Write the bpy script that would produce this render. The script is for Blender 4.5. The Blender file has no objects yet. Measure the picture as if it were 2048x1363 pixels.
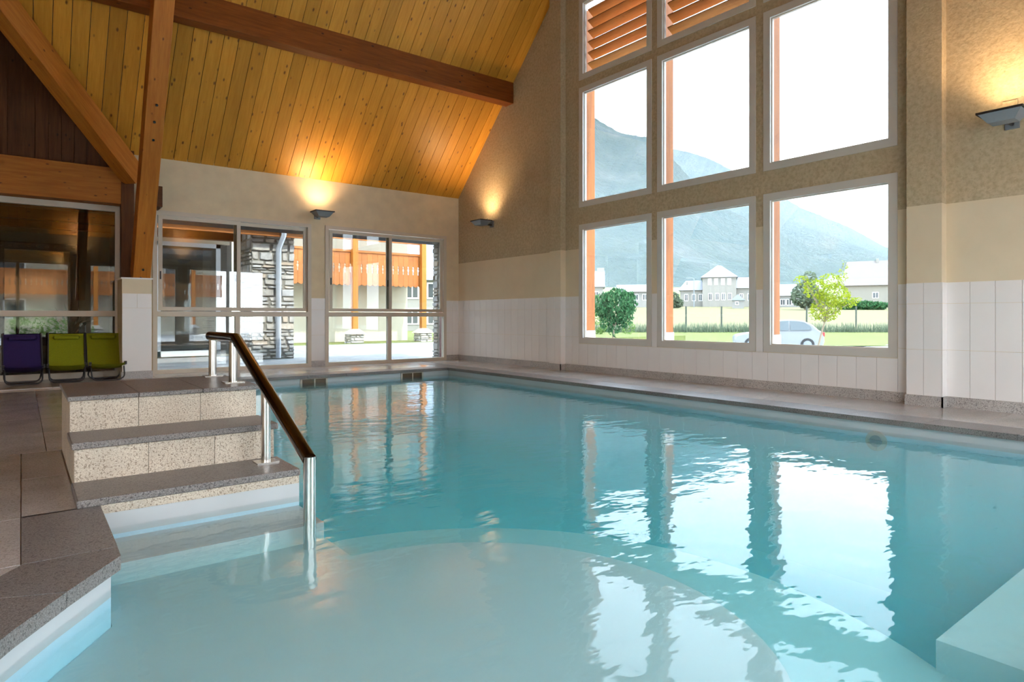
import bpy, bmesh, math, random
from mathutils import Vector, Matrix

# ------------------------------------------------------------------ camera, sky, sun, exposure
SC = bpy.context.scene
COL = SC.collection
F, CX, HY, EYE = 1270.0, 1024.0, 634.0, 0.85          # focal length in px, centre column, horizon row, eye height
A = math.atan2(982.0, F)                               # camera heading, right of +Y
FW = (math.sin(A), math.cos(A)); RT = (math.cos(A), -math.sin(A))
cam_d = bpy.data.cameras.new('camera'); cam = bpy.data.objects.new('camera', cam_d); COL.objects.link(cam)
cam.location = (0, 0, EYE); cam.rotation_euler = (math.pi / 2, 0, -A)
cam_d.sensor_width = 36; cam_d.lens = F * 36 / 2048; cam_d.shift_y = -(681.5 - HY) / 2048
cam_d.clip_start = 0.05; cam_d.clip_end = 9000
SC.camera = cam
SC.view_settings.view_transform = 'Standard'; SC.view_settings.look = 'None'
SC.view_settings.gamma = 1.0; SC.view_settings.use_curve_mapping = False
SC.view_settings.exposure = 2.1
cy = SC.cycles
cy.use_denoising = True; cy.use_light_tree = False; cy.use_adaptive_sampling = True; cy.adaptive_threshold = 0.05; cy.adaptive_min_samples = 16; cy.max_bounces = 8; cy.diffuse_bounces = 5; cy.glossy_bounces = 4
cy.transparent_max_bounces = 24; cy.transmission_bounces = 6; cy.volume_bounces = 1
cy.caustics_reflective = False; cy.caustics_refractive = False; cy.sample_clamp_indirect = 6.0

W = bpy.data.worlds.new('sky'); SC.world = W; W.use_nodes = True
wn = W.node_tree.nodes; wl = W.node_tree.links; wn.clear()
wo = wn.new('ShaderNodeOutputWorld'); wb = wn.new('ShaderNodeBackground')
wt = wn.new('ShaderNodeTexCoord'); ws = wn.new('ShaderNodeSeparateXYZ'); wr = wn.new('ShaderNodeValToRGB')
wl.new(wt.outputs['Generated'], ws.inputs[0]); wl.new(ws.outputs['Z'], wr.inputs[0])
wr.color_ramp.elements[0].position = 0.0; wr.color_ramp.elements[0].color = (0.92, 0.96, 1.0, 1)
wr.color_ramp.elements[1].position = 0.7; wr.color_ramp.elements[1].color = (0.72, 0.86, 1.0, 1)
wl.new(wr.outputs[0], wb.inputs[0]); wb.inputs[1].default_value = 3.0
wl.new(wb.outputs[0], wo.inputs[0])

sun_d = bpy.data.lights.new('sun', 'SUN'); sun = bpy.data.objects.new('sun', sun_d); COL.objects.link(sun)
sun_d.energy = 2.6; sun_d.angle = math.radians(1.2); sun_d.color = (1.0, 0.93, 0.80)
sun.rotation_euler = Vector((-0.10, 0.62, -0.78)).to_track_quat('-Z', 'Y').to_euler()
LAMP_W = 2.7

# ------------------------------------------------------------------ helpers
R = random.Random(7)
def px(u, v, d):
    """photo pixel and forward depth -> point"""
    r = (u - CX) / F * d
    return Vector((FW[0] * d + RT[0] * r, FW[1] * d + RT[1] * r, EYE + (HY - v) / F * d))
def on_y(u, v, Y):
    r = (u - CX) / F
    return px(u, v, Y / (FW[1] + RT[1] * r))
def on_x(u, v, X):
    r = (u - CX) / F
    return px(u, v, X / (FW[0] + RT[0] * r))
def fdepth(x, y): return FW[0] * x + FW[1] * y

class MB:
    def __init__(s): s.v = []; s.f = []
    def quad(s, *p):
        n = len(s.v); s.v += [tuple(q) for q in p]; s.f.append(tuple(range(n, n + len(p)))); return s
    def box(s, a, b):
        x0, y0, z0 = a; x1, y1, z1 = b; n = len(s.v)
        s.v += [(x0,y0,z0),(x1,y0,z0),(x1,y1,z0),(x0,y1,z0),(x0,y0,z1),(x1,y0,z1),(x1,y1,z1),(x0,y1,z1)]
        s.f += [tuple(n+i for i in q) for q in ((0,3,2,1),(4,5,6,7),(0,1,5,4),(1,2,6,5),(2,3,7,6),(3,0,4,7))]; return s
    def prism(s, poly, a, b, axis='z'):
        """extrude a 2D outline between a and b along an axis"""
        def P(p, t):
            return {'z': (p[0], p[1], t), 'y': (p[0], t, p[1]), 'x': (t, p[0], p[1])}[axis]
        n = len(s.v); k = len(poly)
        s.v += [P(p, a) for p in poly] + [P(p, b) for p in poly]
        s.f.append(tuple(range(n, n + k))); s.f.append(tuple(range(n + 2*k - 1, n + k - 1, -1)))
        for i in range(k):
            j = (i + 1) % k; s.f.append((n + i, n + k + i, n + k + j, n + j))
        return s
    def tube(s, path, r, seg=12, cap=True, rad=None):
        path = [Vector(p) for p in path]; n0 = len(s.v); m = len(path); up = None
        for i, p in enumerate(path):
            d = (path[min(i+1, m-1)] - path[max(i-1, 0)]).normalized()
            if up is None: up = d.orthogonal().normalized()
            up = (up - d * up.dot(d)); up = up.normalized() if up.length > 1e-6 else d.orthogonal().normalized()
            w = d.cross(up); rr = rad[i] if rad else r
            k = 1.0
            if 0 < i < m - 1:
                c = (path[i] - path[i-1]).normalized().dot((path[i+1] - path[i]).normalized())
                k = 1.0 / max(0.6, math.sqrt(max(0.0, (1 + c) / 2)))
            for j in range(seg):
                t = 2 * math.pi * j / seg
                s.v.append(tuple(p + (up * math.cos(t) + w * math.sin(t)) * rr * (k if k < 1.1 else k * 0.97)))
        for i in range(m - 1):
            for j in range(seg):
                a = n0 + i*seg + j; b = n0 + i*seg + (j+1) % seg
                s.f.append((a, b, b + seg, a + seg))
        if cap:
            s.f.append(tuple(n0 + j for j in range(seg - 1, -1, -1)))
            s.f.append(tuple(n0 + (m-1)*seg + j for j in range(seg)))
        return s
    def lathe(s, prof, c=(0, 0, 0), seg=24):
        n0 = len(s.v)
        for (r, z) in prof:
            for j in range(seg):
                t = 2*math.pi*j/seg; s.v.append((c[0] + r*math.cos(t), c[1] + r*math.sin(t), c[2] + z))
        for i in range(len(prof) - 1):
            for j in range(seg):
                a = n0 + i*seg + j; b = n0 + i*seg + (j+1) % seg
                s.f.append((a, b, b + seg, a + seg))
        s.f.append(tuple(n0 + j for j in range(seg - 1, -1, -1)))
        s.f.append(tuple(n0 + (len(prof)-1)*seg + j for j in range(seg)))
        return s
    def mesh(s, name, m, smooth=False, fix=True):
        me = bpy.data.meshes.new(name); me.from_pydata(s.v, [], s.f)
        if fix:
            bm = bmesh.new(); bm.from_mesh(me); bmesh.ops.recalc_face_normals(bm, faces=bm.faces); bm.to_mesh(me); bm.free()
        if smooth:
            me.polygons.foreach_set('use_smooth', [True] * len(me.polygons))
            try: me.set_sharp_from_angle(angle=math.radians(40))
            except Exception: pass
        if m: me.materials.append(m)
        me.update(); return me
    def build(s, name, m, parent=None, smooth=False, loc=None, fix=True, bevel=0):
        o = link(name, s.mesh(name, m, smooth, fix), parent, loc)
        if bevel:
            b = o.modifiers.new('bevel', 'BEVEL'); b.width = bevel; b.segments = 2; b.limit_method = 'ANGLE'
        return o
def link(name, me, parent=None, loc=None, mat=None):
    o = bpy.data.objects.new(name, me); COL.objects.link(o)
    if parent: o.parent = parent
    if loc is not None: o.location = loc
    if mat is not None: o.matrix_basis = mat
    return o
def tag(o, label, cat, group=None, kind=None):
    o['label'] = label; o['category'] = cat
    if group: o['group'] = group
    if kind: o['kind'] = kind
    return o
def struct(o, label=None, cat=None):
    o['kind'] = 'structure'
    if label: o['label'] = label
    if cat: o['category'] = cat
    return o
def empty(name, loc=(0, 0, 0), rz=0.0):
    o = bpy.data.objects.new(name, None); COL.objects.link(o); o.location = loc; o.rotation_euler = (0, 0, rz)
    o.empty_display_size = 0.1; return o
def dup(o, loc=None, rz=None, parent=None):
    c = o.copy(); COL.objects.link(c); c.parent = parent
    if loc is not None: c.location = loc
    if rz is not None: c.rotation_euler = (0, 0, rz)
    for ch in list(o.children): dup(ch, parent=c)
    return c
def axes(origin, xd, zd):
    """matrix with local X along xd and local Z close to zd"""
    x = Vector(xd).normalized(); z = Vector(zd); z = (z - x * z.dot(x)).normalized(); y = z.cross(x)
    m = Matrix((x, y, z)).transposed().to_4x4(); m.translation = Vector(origin); return m
def beam(name, p0, p1, w, h, mat, parent=None, zd=(0, 0, 1), bevel=0.006):
    """timber with local X along the grain"""
    p0 = Vector(p0); p1 = Vector(p1); L = (p1 - p0).length
    o = MB().box((0, -w/2, -h/2), (L, w/2, h/2)).build(name, mat, parent, bevel=bevel)
    o.matrix_basis = axes(p0, p1 - p0, zd); return o

# ------------------------------------------------------------------ materials
def newmat(name):
    m = bpy.data.materials.new(name); m.use_nodes = True; nt = m.node_tree; nt.nodes.clear()
    out = nt.nodes.new('ShaderNodeOutputMaterial'); return m, nt, out
def N(nt, t, **kw):
    n = nt.nodes.new('ShaderNode' + t)
    for k, v in kw.items():
        if k in n.inputs: n.inputs[k].default_value = v
        else: setattr(n, k, v)
    return n
def ramp(nt, fac, stops):
    r = nt.nodes.new('ShaderNodeValToRGB'); e = r.color_ramp.elements
    while len(e) < len(stops): e.new(0.5)
    for i, (p, c) in enumerate(stops):
        e[i].position = p; e[i].color = (*c, 1) if len(c) == 3 else c
    nt.links.new(fac, r.inputs[0]); return r.outputs[0]
def mixc(nt, fac, a, b, mode='MIX'):
    m = nt.nodes.new('ShaderNodeMix'); m.data_type = 'RGBA'; m.blend_type = mode
    for sock, val in ((m.inputs[0], fac), (m.inputs[6], a), (m.inputs[7], b)):
        if hasattr(val, 'is_output'): nt.links.new(val, sock)
        elif isinstance(val, (int, float)): sock.default_value = val
        else: sock.default_value = (*val, 1)
    return m.outputs[2]
def coords(nt, scale=(1, 1, 1), rnd=True, world=False):
    tc = N(nt, 'NewGeometry') if world else N(nt, 'TexCoord')
    v = tc.outputs['Position'] if world else tc.outputs['Object']
    mp = N(nt, 'Mapping'); mp.inputs['Scale'].default_value = scale
    if rnd and not world:
        oi = N(nt, 'ObjectInfo'); mu = N(nt, 'Math', operation='MULTIPLY'); mu.inputs[1].default_value = 37.0
        nt.links.new(oi.outputs['Random'], mu.inputs[0]); ad = N(nt, 'VectorMath', operation='ADD')
        nt.links.new(v, ad.inputs[0]); nt.links.new(mu.outputs[0], ad.inputs[1]); v = ad.outputs[0]
    nt.links.new(v, mp.inputs['Vector']); return mp.outputs[0]
def noise(nt, vec, scale=5.0, detail=3.0, rough=0.5):
    n = N(nt, 'TexNoise', Scale=scale, Detail=detail, Roughness=rough); nt.links.new(vec, n.inputs['Vector']); return n.outputs[0]
def bump(nt, h, strength=0.2, dist=0.01):
    b = N(nt, 'Bump', Strength=strength, Distance=dist); nt.links.new(h, b.inputs['Height']); return b.outputs[0]
def finish(nt, out, col, rough=0.6, metal=0.0, nrm=None, spec=0.5, sheen=0):
    p = N(nt, 'BsdfPrincipled')
    for s, v in (('Base Color', col), ('Roughness', rough), ('Metallic', metal), ('Specular IOR Level', spec)):
        if hasattr(v, 'is_output'): nt.links.new(v, p.inputs[s])
        elif s == 'Base Color': p.inputs[s].default_value = (*v, 1)
        else: p.inputs[s].default_value = v
    if nrm is not None: nt.links.new(nrm, p.inputs['Normal'])
    nt.links.new(p.outputs[0], out.inputs[0]); return p
MATS = {}
def plain(name, col, rough=0.6, metal=0.0, var=0.06, scale=6.0, bmp=0.0, spec=0.5):
    """a colour with faint procedural mottling"""
    if name in MATS: return MATS[name]
    m, nt, out = newmat(name); v = coords(nt)
    n = noise(nt, v, scale, 4)
    a = tuple(max(0, c * (1 - var)) for c in col); b = tuple(min(1, c * (1 + var)) for c in col)
    c = ramp(nt, n, [(0.3, a), (0.7, b)])
    finish(nt, out, c, rough, metal, bump(nt, n, bmp, 0.01) if bmp else None, spec); MATS[name] = m; return m
def wood(name, dark, light, knot, rough=0.55, knots=0.055, sc=1.0, spec=0.3):
    m, nt, out = newmat(name)
    g = noise(nt, coords(nt, (0.9*sc, 11*sc, 11*sc)), 3.0, 5, 0.6)
    fine = noise(nt, coords(nt, (2.5*sc, 60*sc, 60*sc)), 3.0, 2, 0.5)
    big = noise(nt, coords(nt, (0.5, 1.0, 1.0)), 1.1, 1)
    oi = N(nt, 'ObjectInfo')
    c = ramp(nt, g, [(0.32, dark), (0.68, light)])
    c = mixc(nt, ramp(nt, fine, [(0.42, (0.22,)*3), (0.6, (0,)*3)]), c, dark)
    c = mixc(nt, 1.0, c, ramp(nt, oi.outputs['Random'], [(0, (0.91,)*3), (1, (1.07,)*3)]), 'MULTIPLY')
    c = mixc(nt, 1.0, c, ramp(nt, big, [(0.3, (0.85, 0.85, 0.85)), (0.7, (1.1, 1.1, 1.1))]), 'MULTIPLY')
    vo = N(nt, 'TexVoronoi', Scale=1.0); nt.links.new(coords(nt, (4.6*sc, 9.0*sc, 9.0*sc)), vo.inputs['Vector'])
    k = ramp(nt, vo.outputs['Distance'], [(knots, (0.9,)*3), (knots * 2.2, (0,)*3)])
    c = mixc(nt, k, c, knot)
    finish(nt, out, c, rough, 0, bump(nt, g, 0.08, 0.004), spec); MATS[name] = m; return m
def speckle(name, base, dark, light, rough=0.5, scale=260.0, dens=0.5, spec=0.4, world=False):
    """granite"""
    m, nt, out = newmat(name); v = coords(nt, world=world)
    a = noise(nt, v, scale, 2, 0.7); b = noise(nt, v, scale * 0.55, 2, 0.7); cl = noise(nt, v, 3.0, 4)
    c = mixc(nt, ramp(nt, a, [(dens - 0.02, (0,)*3), (dens + 0.10, (1,)*3)]), base, light)
    c = mixc(nt, ramp(nt, b, [(0.38, (1,)*3), (0.46, (0,)*3)]), c, dark)
    c = mixc(nt, 1.0, c, ramp(nt, cl, [(0.3, (0.86,)*3), (0.7, (1.1,)*3)]), 'MULTIPLY')
    finish(nt, out, c, rough, 0, bump(nt, a, 0.05, 0.003), spec); MATS[name] = m; return m
def schlick(nt, f0, nrm=None, k=1.0):
    """reflectance that is the same from both sides of a sheet"""
    lw = N(nt, 'LayerWeight', Blend=0.5)
    if nrm is not None: nt.links.new(nrm, lw.inputs['Normal'])
    p = N(nt, 'Math', operation='POWER'); p.inputs[1].default_value = 5.0; nt.links.new(lw.outputs['Facing'], p.inputs[0])
    q = N(nt, 'Math', operation='MULTIPLY_ADD', use_clamp=True); q.inputs[1].default_value = k * (1 - f0); q.inputs[2].default_value = k * f0
    nt.links.new(p.outputs[0], q.inputs[0]); return q.outputs[0]
def glassmat(name, tint=(0.96, 0.98, 0.97), boost=1.0, rough=0.0):
    m, nt, out = newmat(name)
    tr = N(nt, 'BsdfTransparent'); tr.inputs[0].default_value = (*tint, 1)
    gl = N(nt, 'BsdfGlossy', Roughness=rough); gl.inputs[0].default_value = (1, 1, 1, 1)
    mx = N(nt, 'MixShader'); nt.links.new(schlick(nt, 0.04, None, boost), mx.inputs[0])
    nt.links.new(tr.outputs[0], mx.inputs[1]); nt.links.new(gl.outputs[0], mx.inputs[2])
    nt.links.new(mx.outputs[0], out.inputs[0]); MATS[name] = m; return m

def plaster():
    m, nt, out = newmat('plaster'); v = coords(nt, world=True)
    sep = N(nt, 'SeparateXYZ'); g = N(nt, 'NewGeometry'); nt.links.new(g.outputs['Position'], sep.inputs[0])
    n1 = noise(nt, v, 26, 4, 0.65); n2 = noise(nt, v, 2.2, 5, 0.6); n3 = noise(nt, v, 60, 2, 0.6)
    sand = ramp(nt, n1, [(0.34, (0.42, 0.335, 0.215)), (0.6, (0.57, 0.465, 0.31))])
    sand = mixc(nt, ramp(nt, n2, [(0.35, (0.5,)*3), (0.7, (0,)*3)]), sand, (0.44, 0.35, 0.22))
    sand = mixc(nt, ramp(nt, n3, [(0.28, (0.55,)*3), (0.34, (0,)*3)]), sand, (0.27, 0.20, 0.13))
    cream = ramp(nt, n2, [(0.3, (0.68, 0.57, 0.405)), (0.7, (0.73, 0.62, 0.45))])
    st = N(nt, 'Math', operation='GREATER_THAN'); st.inputs[1].default_value = 1.925; nt.links.new(sep.outputs['Z'], st.inputs[0])
    c = mixc(nt, st.outputs[0], cream, sand)
    bs = N(nt, 'Math', operation='MULTIPLY'); nt.links.new(n1, bs.inputs[0]); nt.links.new(st.outputs[0], bs.inputs[1])
    finish(nt, out, c, 0.85, 0, bump(nt, bs.outputs[0], 0.35, 0.012), 0.2); return m
M = {}
M['plaster'] = plaster()
M['plastercream'] = plain('cream_plaster', (0.70, 0.575, 0.39), 0.85, var=0.06, scale=5, bmp=0.12)
M['plank'] = wood('pine_plank', (0.55, 0.235, 0.026), (0.67, 0.315, 0.042), (0.16, 0.06, 0.02), knots=0.075, rough=0.42)
M['beam'] = wood('stained_shade_beam', (0.19, 0.048, 0.006), (0.29, 0.085, 0.012), (0.04, 0.012, 0.005), knots=0.06)  # dark stain, with the shade on the purlin faces put into the colour too
M['beamlight'] = wood('honey_beam', (0.40, 0.125, 0.015), (0.54, 0.195, 0.028), (0.12, 0.04, 0.012), knots=0.05)
M['darkboard'] = wood('dark_board', (0.085, 0.032, 0.010), (0.15, 0.055, 0.017), (0.03, 0.012, 0.006))
M['orangewood'] = wood('orange_wood', (0.30, 0.095, 0.022), (0.40, 0.14, 0.034), (0.22, 0.07, 0.02), knots=0.03)
M['louvre'] = wood('louvre_wood', (0.55, 0.20, 0.045), (0.70, 0.29, 0.07), (0.25, 0.08, 0.02), knots=0.03)
M['tile'] = plain('wall_tile', (0.80, 0.775, 0.76), 0.22, var=0.025, scale=2.0)
M['grout'] = plain('grout', (0.62, 0.58, 0.54), 0.9)
M['granite'] = speckle('granite_base', (0.42, 0.39, 0.37), (0.14, 0.125, 0.12), (0.62, 0.60, 0.58), 0.35)
M['deck'] = speckle('deck_tile', (0.44, 0.40, 0.375), (0.33, 0.295, 0.275), (0.53, 0.49, 0.465), 0.16, 190, 0.52)
M['coping'] = speckle('coping_stone', (0.20, 0.18, 0.17), (0.085, 0.075, 0.075), (0.33, 0.31, 0.30), 0.36, 240, 0.52)
M['riser'] = speckle('riser_stone', (0.58, 0.49, 0.39), (0.30, 0.23, 0.17), (0.74, 0.66, 0.55), 0.5, 230, 0.5)
M['liner'] = plain('pool_liner', (0.54, 0.565, 0.58), 0.5, var=0.02, scale=3)
M['alu'] = plain('window_alu', (0.60, 0.525, 0.43), 0.45, var=0.02)
M['alugrey'] = plain('gable_alu', (0.60, 0.57, 0.52), 0.45, var=0.02)
M['steel'] = plain('brushed_steel', (0.62, 0.59, 0.55), 0.20, 1.0, var=0.05, scale=40)
M['raildark'] = plain('rail_steel', (0.085, 0.07, 0.06), 0.16, 1.0, var=0.05, scale=30)  # dark ceiling mirrored in the rail is put into the steel colour
M['black'] = plain('black_metal', (0.025, 0.023, 0.025), 0.4)
M['lampgrey'] = plain('lamp_grey', (0.20, 0.22, 0.24), 0.5)
M['purple'] = plain('purple_cloth', (0.032, 0.018, 0.085), 0.85, bmp=0.1, scale=60, spec=0.2)
M['green'] = plain('lime_cloth', (0.23, 0.245, 0.008), 0.85, bmp=0.1, scale=60, spec=0.2)
M['glass'] = glassmat('window_glass', (0.70, 0.72, 0.715), 1.6)  # tint added to dim the outdoors against the hall
M['clearglass'] = glassmat('clear_glass', (0.97, 0.98, 0.975), 1.0)
M['gableglass'] = glassmat('gable_glass', (0.68, 0.71, 0.73), 1.0)  # gable panes carry an added dimming tint as well
M['white'] = plain('white_paint', (0.80, 0.79, 0.77), 0.6, var=0.03)
M['cream'] = plain('cream_render', (0.48, 0.44, 0.35), 0.85, var=0.04, scale=1.5)
M['darkglass'] = plain('dark_pane', (0.06, 0.07, 0.075), 0.08, spec=0.8)
M['mortar'] = plain('mortar', (0.24, 0.225, 0.20), 0.95, bmp=0.3, scale=30)
M['stone'] = None

# ------------------------------------------------------------------ room dimensions
XR, YB, YF, XL = 6.955, 10.75, -0.85, -4.5          # gable wall, window wall, rear wall, far left wall
EAVE, YM = 3.23, 4.95                               # eave height, ridge line
ZR = EAVE + (YB - YM)
def roofz(y): return EAVE + (YB - y if y > YM else y - YF)
WATER = -0.115

# ------------------------------------------------------------------ floor and pool
POOL = [(5.75, 0.2), (5.75, 9.2), (1.19, 9.2), (1.19, 3.42), (0.253, 3.42), (0.253, 2.66), (0.17, 2.535), (0.083, 2.41), (0.02, 2.31),
        (-0.045, 2.205), (-0.14, 2.03), (-0.24, 1.80), (-0.33, 1.52), (-0.385, 1.2), (-0.40, 0.85), (-0.40, 0.2)]
CURVE = POOL[5:]
f = MB()
f.box((5.77, YF, -0.4), (XR + 0.1, YB + 0.1, -0.012))
f.box((XL, 9.22, -0.4), (5.77, YB + 0.1, -0.012))
f.box((XL, 3.43, -0.4), (1.17, 9.22, -0.012))
f.prism([(XL, 3.43), (0.24, 3.43)] + [(x - 0.013, y - 0.006) for x, y in CURVE] + [(XL, 0.2)], -0.4, -0.012)
f.box((XL, YF, -0.4), (5.77, 0.18, -0.012))
floor = struct(f.build('floor', M['grout']), 'speckled grey stone deck around the pool', 'floor')
def rect_tiles(x0, x1, y0, y1, nx, ny, mat, edge=None, name='floor_tile'):
    gx = (x1 - x0) / nx; gy = (y1 - y0) / ny; g = 0.002
    me = MB().box((g, g, -0.012), (gx - g, gy - g, 0)).mesh(name, mat)
    for i in range(nx):
        for j in range(ny): link(name, me, floor, (x0 + i * gx, y0 + j * gy, 0))
rect_tiles(6.07, XR, YF, YB, 1, 18, M['deck'])
rect_tiles(6.07 - 0.0, 6.07, 0, 0, 1, 1, M['deck']) if False else None
me = MB().box((0.002, 0.002, -0.045), (0.358, 0.600, 0)).mesh('coping_slab', M['coping'])      # slabs along the gable side
for j in range(15): link('coping_slab', me, floor, (5.71, 0.2 + j * 0.6 + 0.0, 0))
rect_tiles(XL, 5.71, 9.52, YB, 17, 2, M['deck'])
me = MB().box((0.002, 0.0, -0.045), (0.598, 0.36, 0)).mesh('coping_slab', M['coping'])
for i in range(8): link('coping_slab', me, floor, (5.71 - (i + 1) * 0.6, 9.16, 0))
MB().box((5.712, 9.2, -0.045), (6.068, YB - 0.002, 0)).build('coping_slab', M['coping'], floor)
rect_tiles(XL, 0.9, 5.0, 9.16, 7, 5, M['deck'])
rect_tiles(0.0, 0.2, 3.4, 5.0, 1, 2, M['deck']); rect_tiles(-4.0, 0.0, 4.2, 5.0, 5, 1, M['deck']); rect_tiles(-4.0, 0.0, 3.4, 4.2, 5, 1, M['deck'])
rect_tiles(-4.0, -0.8, 0.2, 3.4, 4, 4, M['deck'])
rect_tiles(XL, 5.71, YF, 0.16, 12, 1, M['deck'])
me = MB().box((0.002, 0.002, -0.045), (0.302, 0.694, 0)).mesh('coping_slab', M['coping'])
for j in range(6): link('coping_slab', me, floor, (0.92, 5.0 + j * 0.695, 0))
def poly_tile(poly, mat, name='floor_tile', t=0.012):
    c = Vector((sum(p[0] for p in poly) / len(poly), sum(p[1] for p in poly) / len(poly)))
    q = []
    for p in poly:
        d = c - Vector(p); q.append(tuple(Vector(p) + d.normalized() * 0.003))
    return MB().prism(q, -t, 0.0).build(name, mat, floor)
poly_tile([(-0.8, 2.76), (0.0, 2.76), (0.0, 3.4), (-0.8, 3.4)], M['deck'])
poly_tile([(0.0, 2.76), (0.285, 2.76), (0.285, 3.42), (0.0, 3.42)], M['coping'], 'coping_slab', 0.05)
OV = [(x + 0.03, y - 0.012) for x, y in CURVE]
poly_tile([(0.0, 2.76), (-0.17, 2.52), (0.083 + .03, 2.398), (0.17 + .03, 2.523), (0.285, 2.648), (0.285, 2.76)], M['coping'], 'coping_slab', 0.05)
poly_tile([(-0.17, 2.52), (-0.38, 2.15), OV[6], OV[5], OV[4], OV[3], OV[2]], M['coping'], 'coping_slab', 0.05)
poly_tile([(-0.38, 2.15), (-0.58, 1.6), OV[8], OV[7], OV[6]], M['coping'], 'coping_slab', 0.05)
poly_tile([(-0.58, 1.6), (-0.72, 0.9), OV[9], OV[8]], M['coping'], 'coping_slab', 0.05)
poly_tile([(-0.72, 0.9), (-0.75, 0.2), (-0.37, 0.2), OV[9]], M['coping'], 'coping_slab', 0.05)
poly_tile([(-0.8, 2.758), (-0.8, 1.6), (-0.58, 1.6), (-0.38, 2.15), (-0.17, 2.52), (-0.0, 2.758)], M['deck'])
poly_tile([(-0.8, 1.6), (-0.8, 0.2), (-0.75, 0.2), (-0.72, 0.9), (-0.58, 1.6)], M['deck'])

b = MB(); DEEP = -1.45
for i in range(len(POOL)):
    p, q = POOL[i], POOL[(i + 1) % len(POOL)]
    b.quad((*p, -0.012), (*q, -0.012), (*q, WATER - .03), (*p, WATER - .03))
basin = struct(b.build('pool_basin', M['liner'], fix=False), 'pale lined swimming pool basin', 'pool')
M['aqua'] = plain('aqua_liner', (0.56, 0.76, 0.90), 0.5, var=0.02, scale=3)
b = MB()
for i in range(len(POOL)):
    p, q = POOL[i], POOL[(i + 1) % len(POOL)]; b.quad((*p, WATER - .03), (*q, WATER - .03), (*q, DEEP), (*p, DEEP))
b.quad(*[(*p, DEEP) for p in POOL]); b.build('deep_basin', M['aqua'], basin, fix=False)
AC = (1.15, 1.75)
def arc(r, a0, a1, n=26):
    return [(AC[0] + r * math.cos(math.radians(a0 + (a1 - a0) * i / n)), AC[1] + r * math.sin(math.radians(a0 + (a1 - a0) * i / n))) for i in range(n + 1)]
inner = [(x + 0.004, y) for x, y in CURVE]
MB().prism([(0.257, 3.06), (1.2, 3.06)] + arc(1.02, 87, -55) + [(1.8, 0.204), (-0.396, 0.204)] + inner[::-1], DEEP + .01, -0.25).build('shallow_shelf', M['liner'], basin)
MB().prism([(1.192, 3.40)] + arc(1.68, 80, -32) + [(2.56, 0.86), (2.56, 0.21), (1.2, 0.21)], DEEP + .01, -0.40).build('middle_step', M['liner'], basin)
MB().box((2.561, 0.204, DEEP + .01), (5.746, 0.86, -0.29)).build('bench', M['liner'], basin)
MB().box((0.257, 3.061, DEEP + .02), (1.188, 3.425, -0.165)).build('entry_step', M['liner'], basin)
for i, u in enumerate((628, 824)):                                        # two skimmers in the far wall
    x = on_y(u, 767, 9.2).x; t = empty('skimmer', (x, 9.2, 0))
    s = MB()
    for a, c in (((-.205, -.012, -.225), (.205, .0, -.2)), ((-.205, -.012, -.06), (.205, .0, -.035)), ((-.205, -.012, -.225), (-.178, .0, -.035)), ((.178, -.012, -.225), (.205, .0, -.035))): s.box(a, c)
    s.build('frame', M['alu'], t)
    MB().box((-.178, -.004, -.2), (.178, -.001, -.06)).build('mouth', plain('skimmer_dark', (0.10, 0.06, 0.02), 0.4), t)
    MB().box((0.0, -.008, -.2), (.02, -.004, -.06)).build('flap', M['alu'], t)
    tag(t, ('framed skimmer opening in the far pool wall nearer the steps', 'framed skimmer opening in the far pool wall nearer the corner')[i], 'skimmer', 'pool skimmers')
p = on_x(1753, 877, 5.75); t = empty('pool_inlet', (5.75, p.y, max(-0.33, min(p.z, -.2))))
MB().tube([(0, 0, 0), (-0.012, 0, 0)], 0.085, 20).build('ring', M['alu'], t)
MB().tube([(-0.012, 0, 0), (-0.02, 0, 0)], 0.05, 16).build('nozzle', M['lampgrey'], t)
tag(t, 'round inlet fitting in the submerged pool wall below the gable windows', 'pool fitting')

m, nt, out = newmat('pool_water')
v = coords(nt, (1, 1, 1), world=True)
h = N(nt, 'Math', operation='ADD'); n1 = noise(nt, v, 2.1, 2, 0.5)
mp2 = coords(nt, (1.0, 1.8, 1.0), world=True); n2 = noise(nt, mp2, 6.0, 2, 0.5)
mu = N(nt, 'Math', operation='MULTIPLY'); mu.inputs[1].default_value = 0.42
nt.links.new(n2, mu.inputs[0]); nt.links.new(n1, h.inputs[0]); nt.links.new(mu.outputs[0], h.inputs[1])
nr = bump(nt, h.outputs[0], 0.10, 0.06)
tr = N(nt, 'BsdfTransparent'); gl = N(nt, 'BsdfGlossy', Roughness=0.02); mx = N(nt, 'MixShader')
nt.links.new(nr, gl.inputs['Normal']); nt.links.new(schlick(nt, 0.02, nr), mx.inputs[0])
nt.links.new(tr.outputs[0], mx.inputs[1]); nt.links.new(gl.outputs[0], mx.inputs[2]); nt.links.new(mx.outputs[0], out.inputs[0])
va = N(nt, 'VolumeAbsorption', Density=1.0); va.inputs['Color'].default_value = (0.14, 0.965, 0.998, 1)
vs = N(nt, 'VolumeScatter', Density=0.55); vs.inputs['Color'].default_value = (0.38, 0.82, 1.0, 1)
av = N(nt, 'AddShader'); nt.links.new(va.outputs[0], av.inputs[0]); nt.links.new(vs.outputs[0], av.inputs[1])
nt.links.new(av.outputs[0], out.inputs['Volume'])
def outset(poly, d):
    res = []; n = len(poly)
    for i in range(n):
        a, b_, c = Vector(poly[i-1]), Vector(poly[i]), Vector(poly[(i+1) % n])
        t1 = (b_ - a).normalized(); t2 = (c - b_).normalized()
        n1_ = Vector((t1.y, -t1.x)); n2_ = Vector((t2.y, -t2.x)); k = (n1_ + n2_)
        k = k / max(0.3, k.dot(n1_)) if k.length > 1e-6 else n1_
        res.append(tuple(b_ + k * d))
    return res
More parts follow.
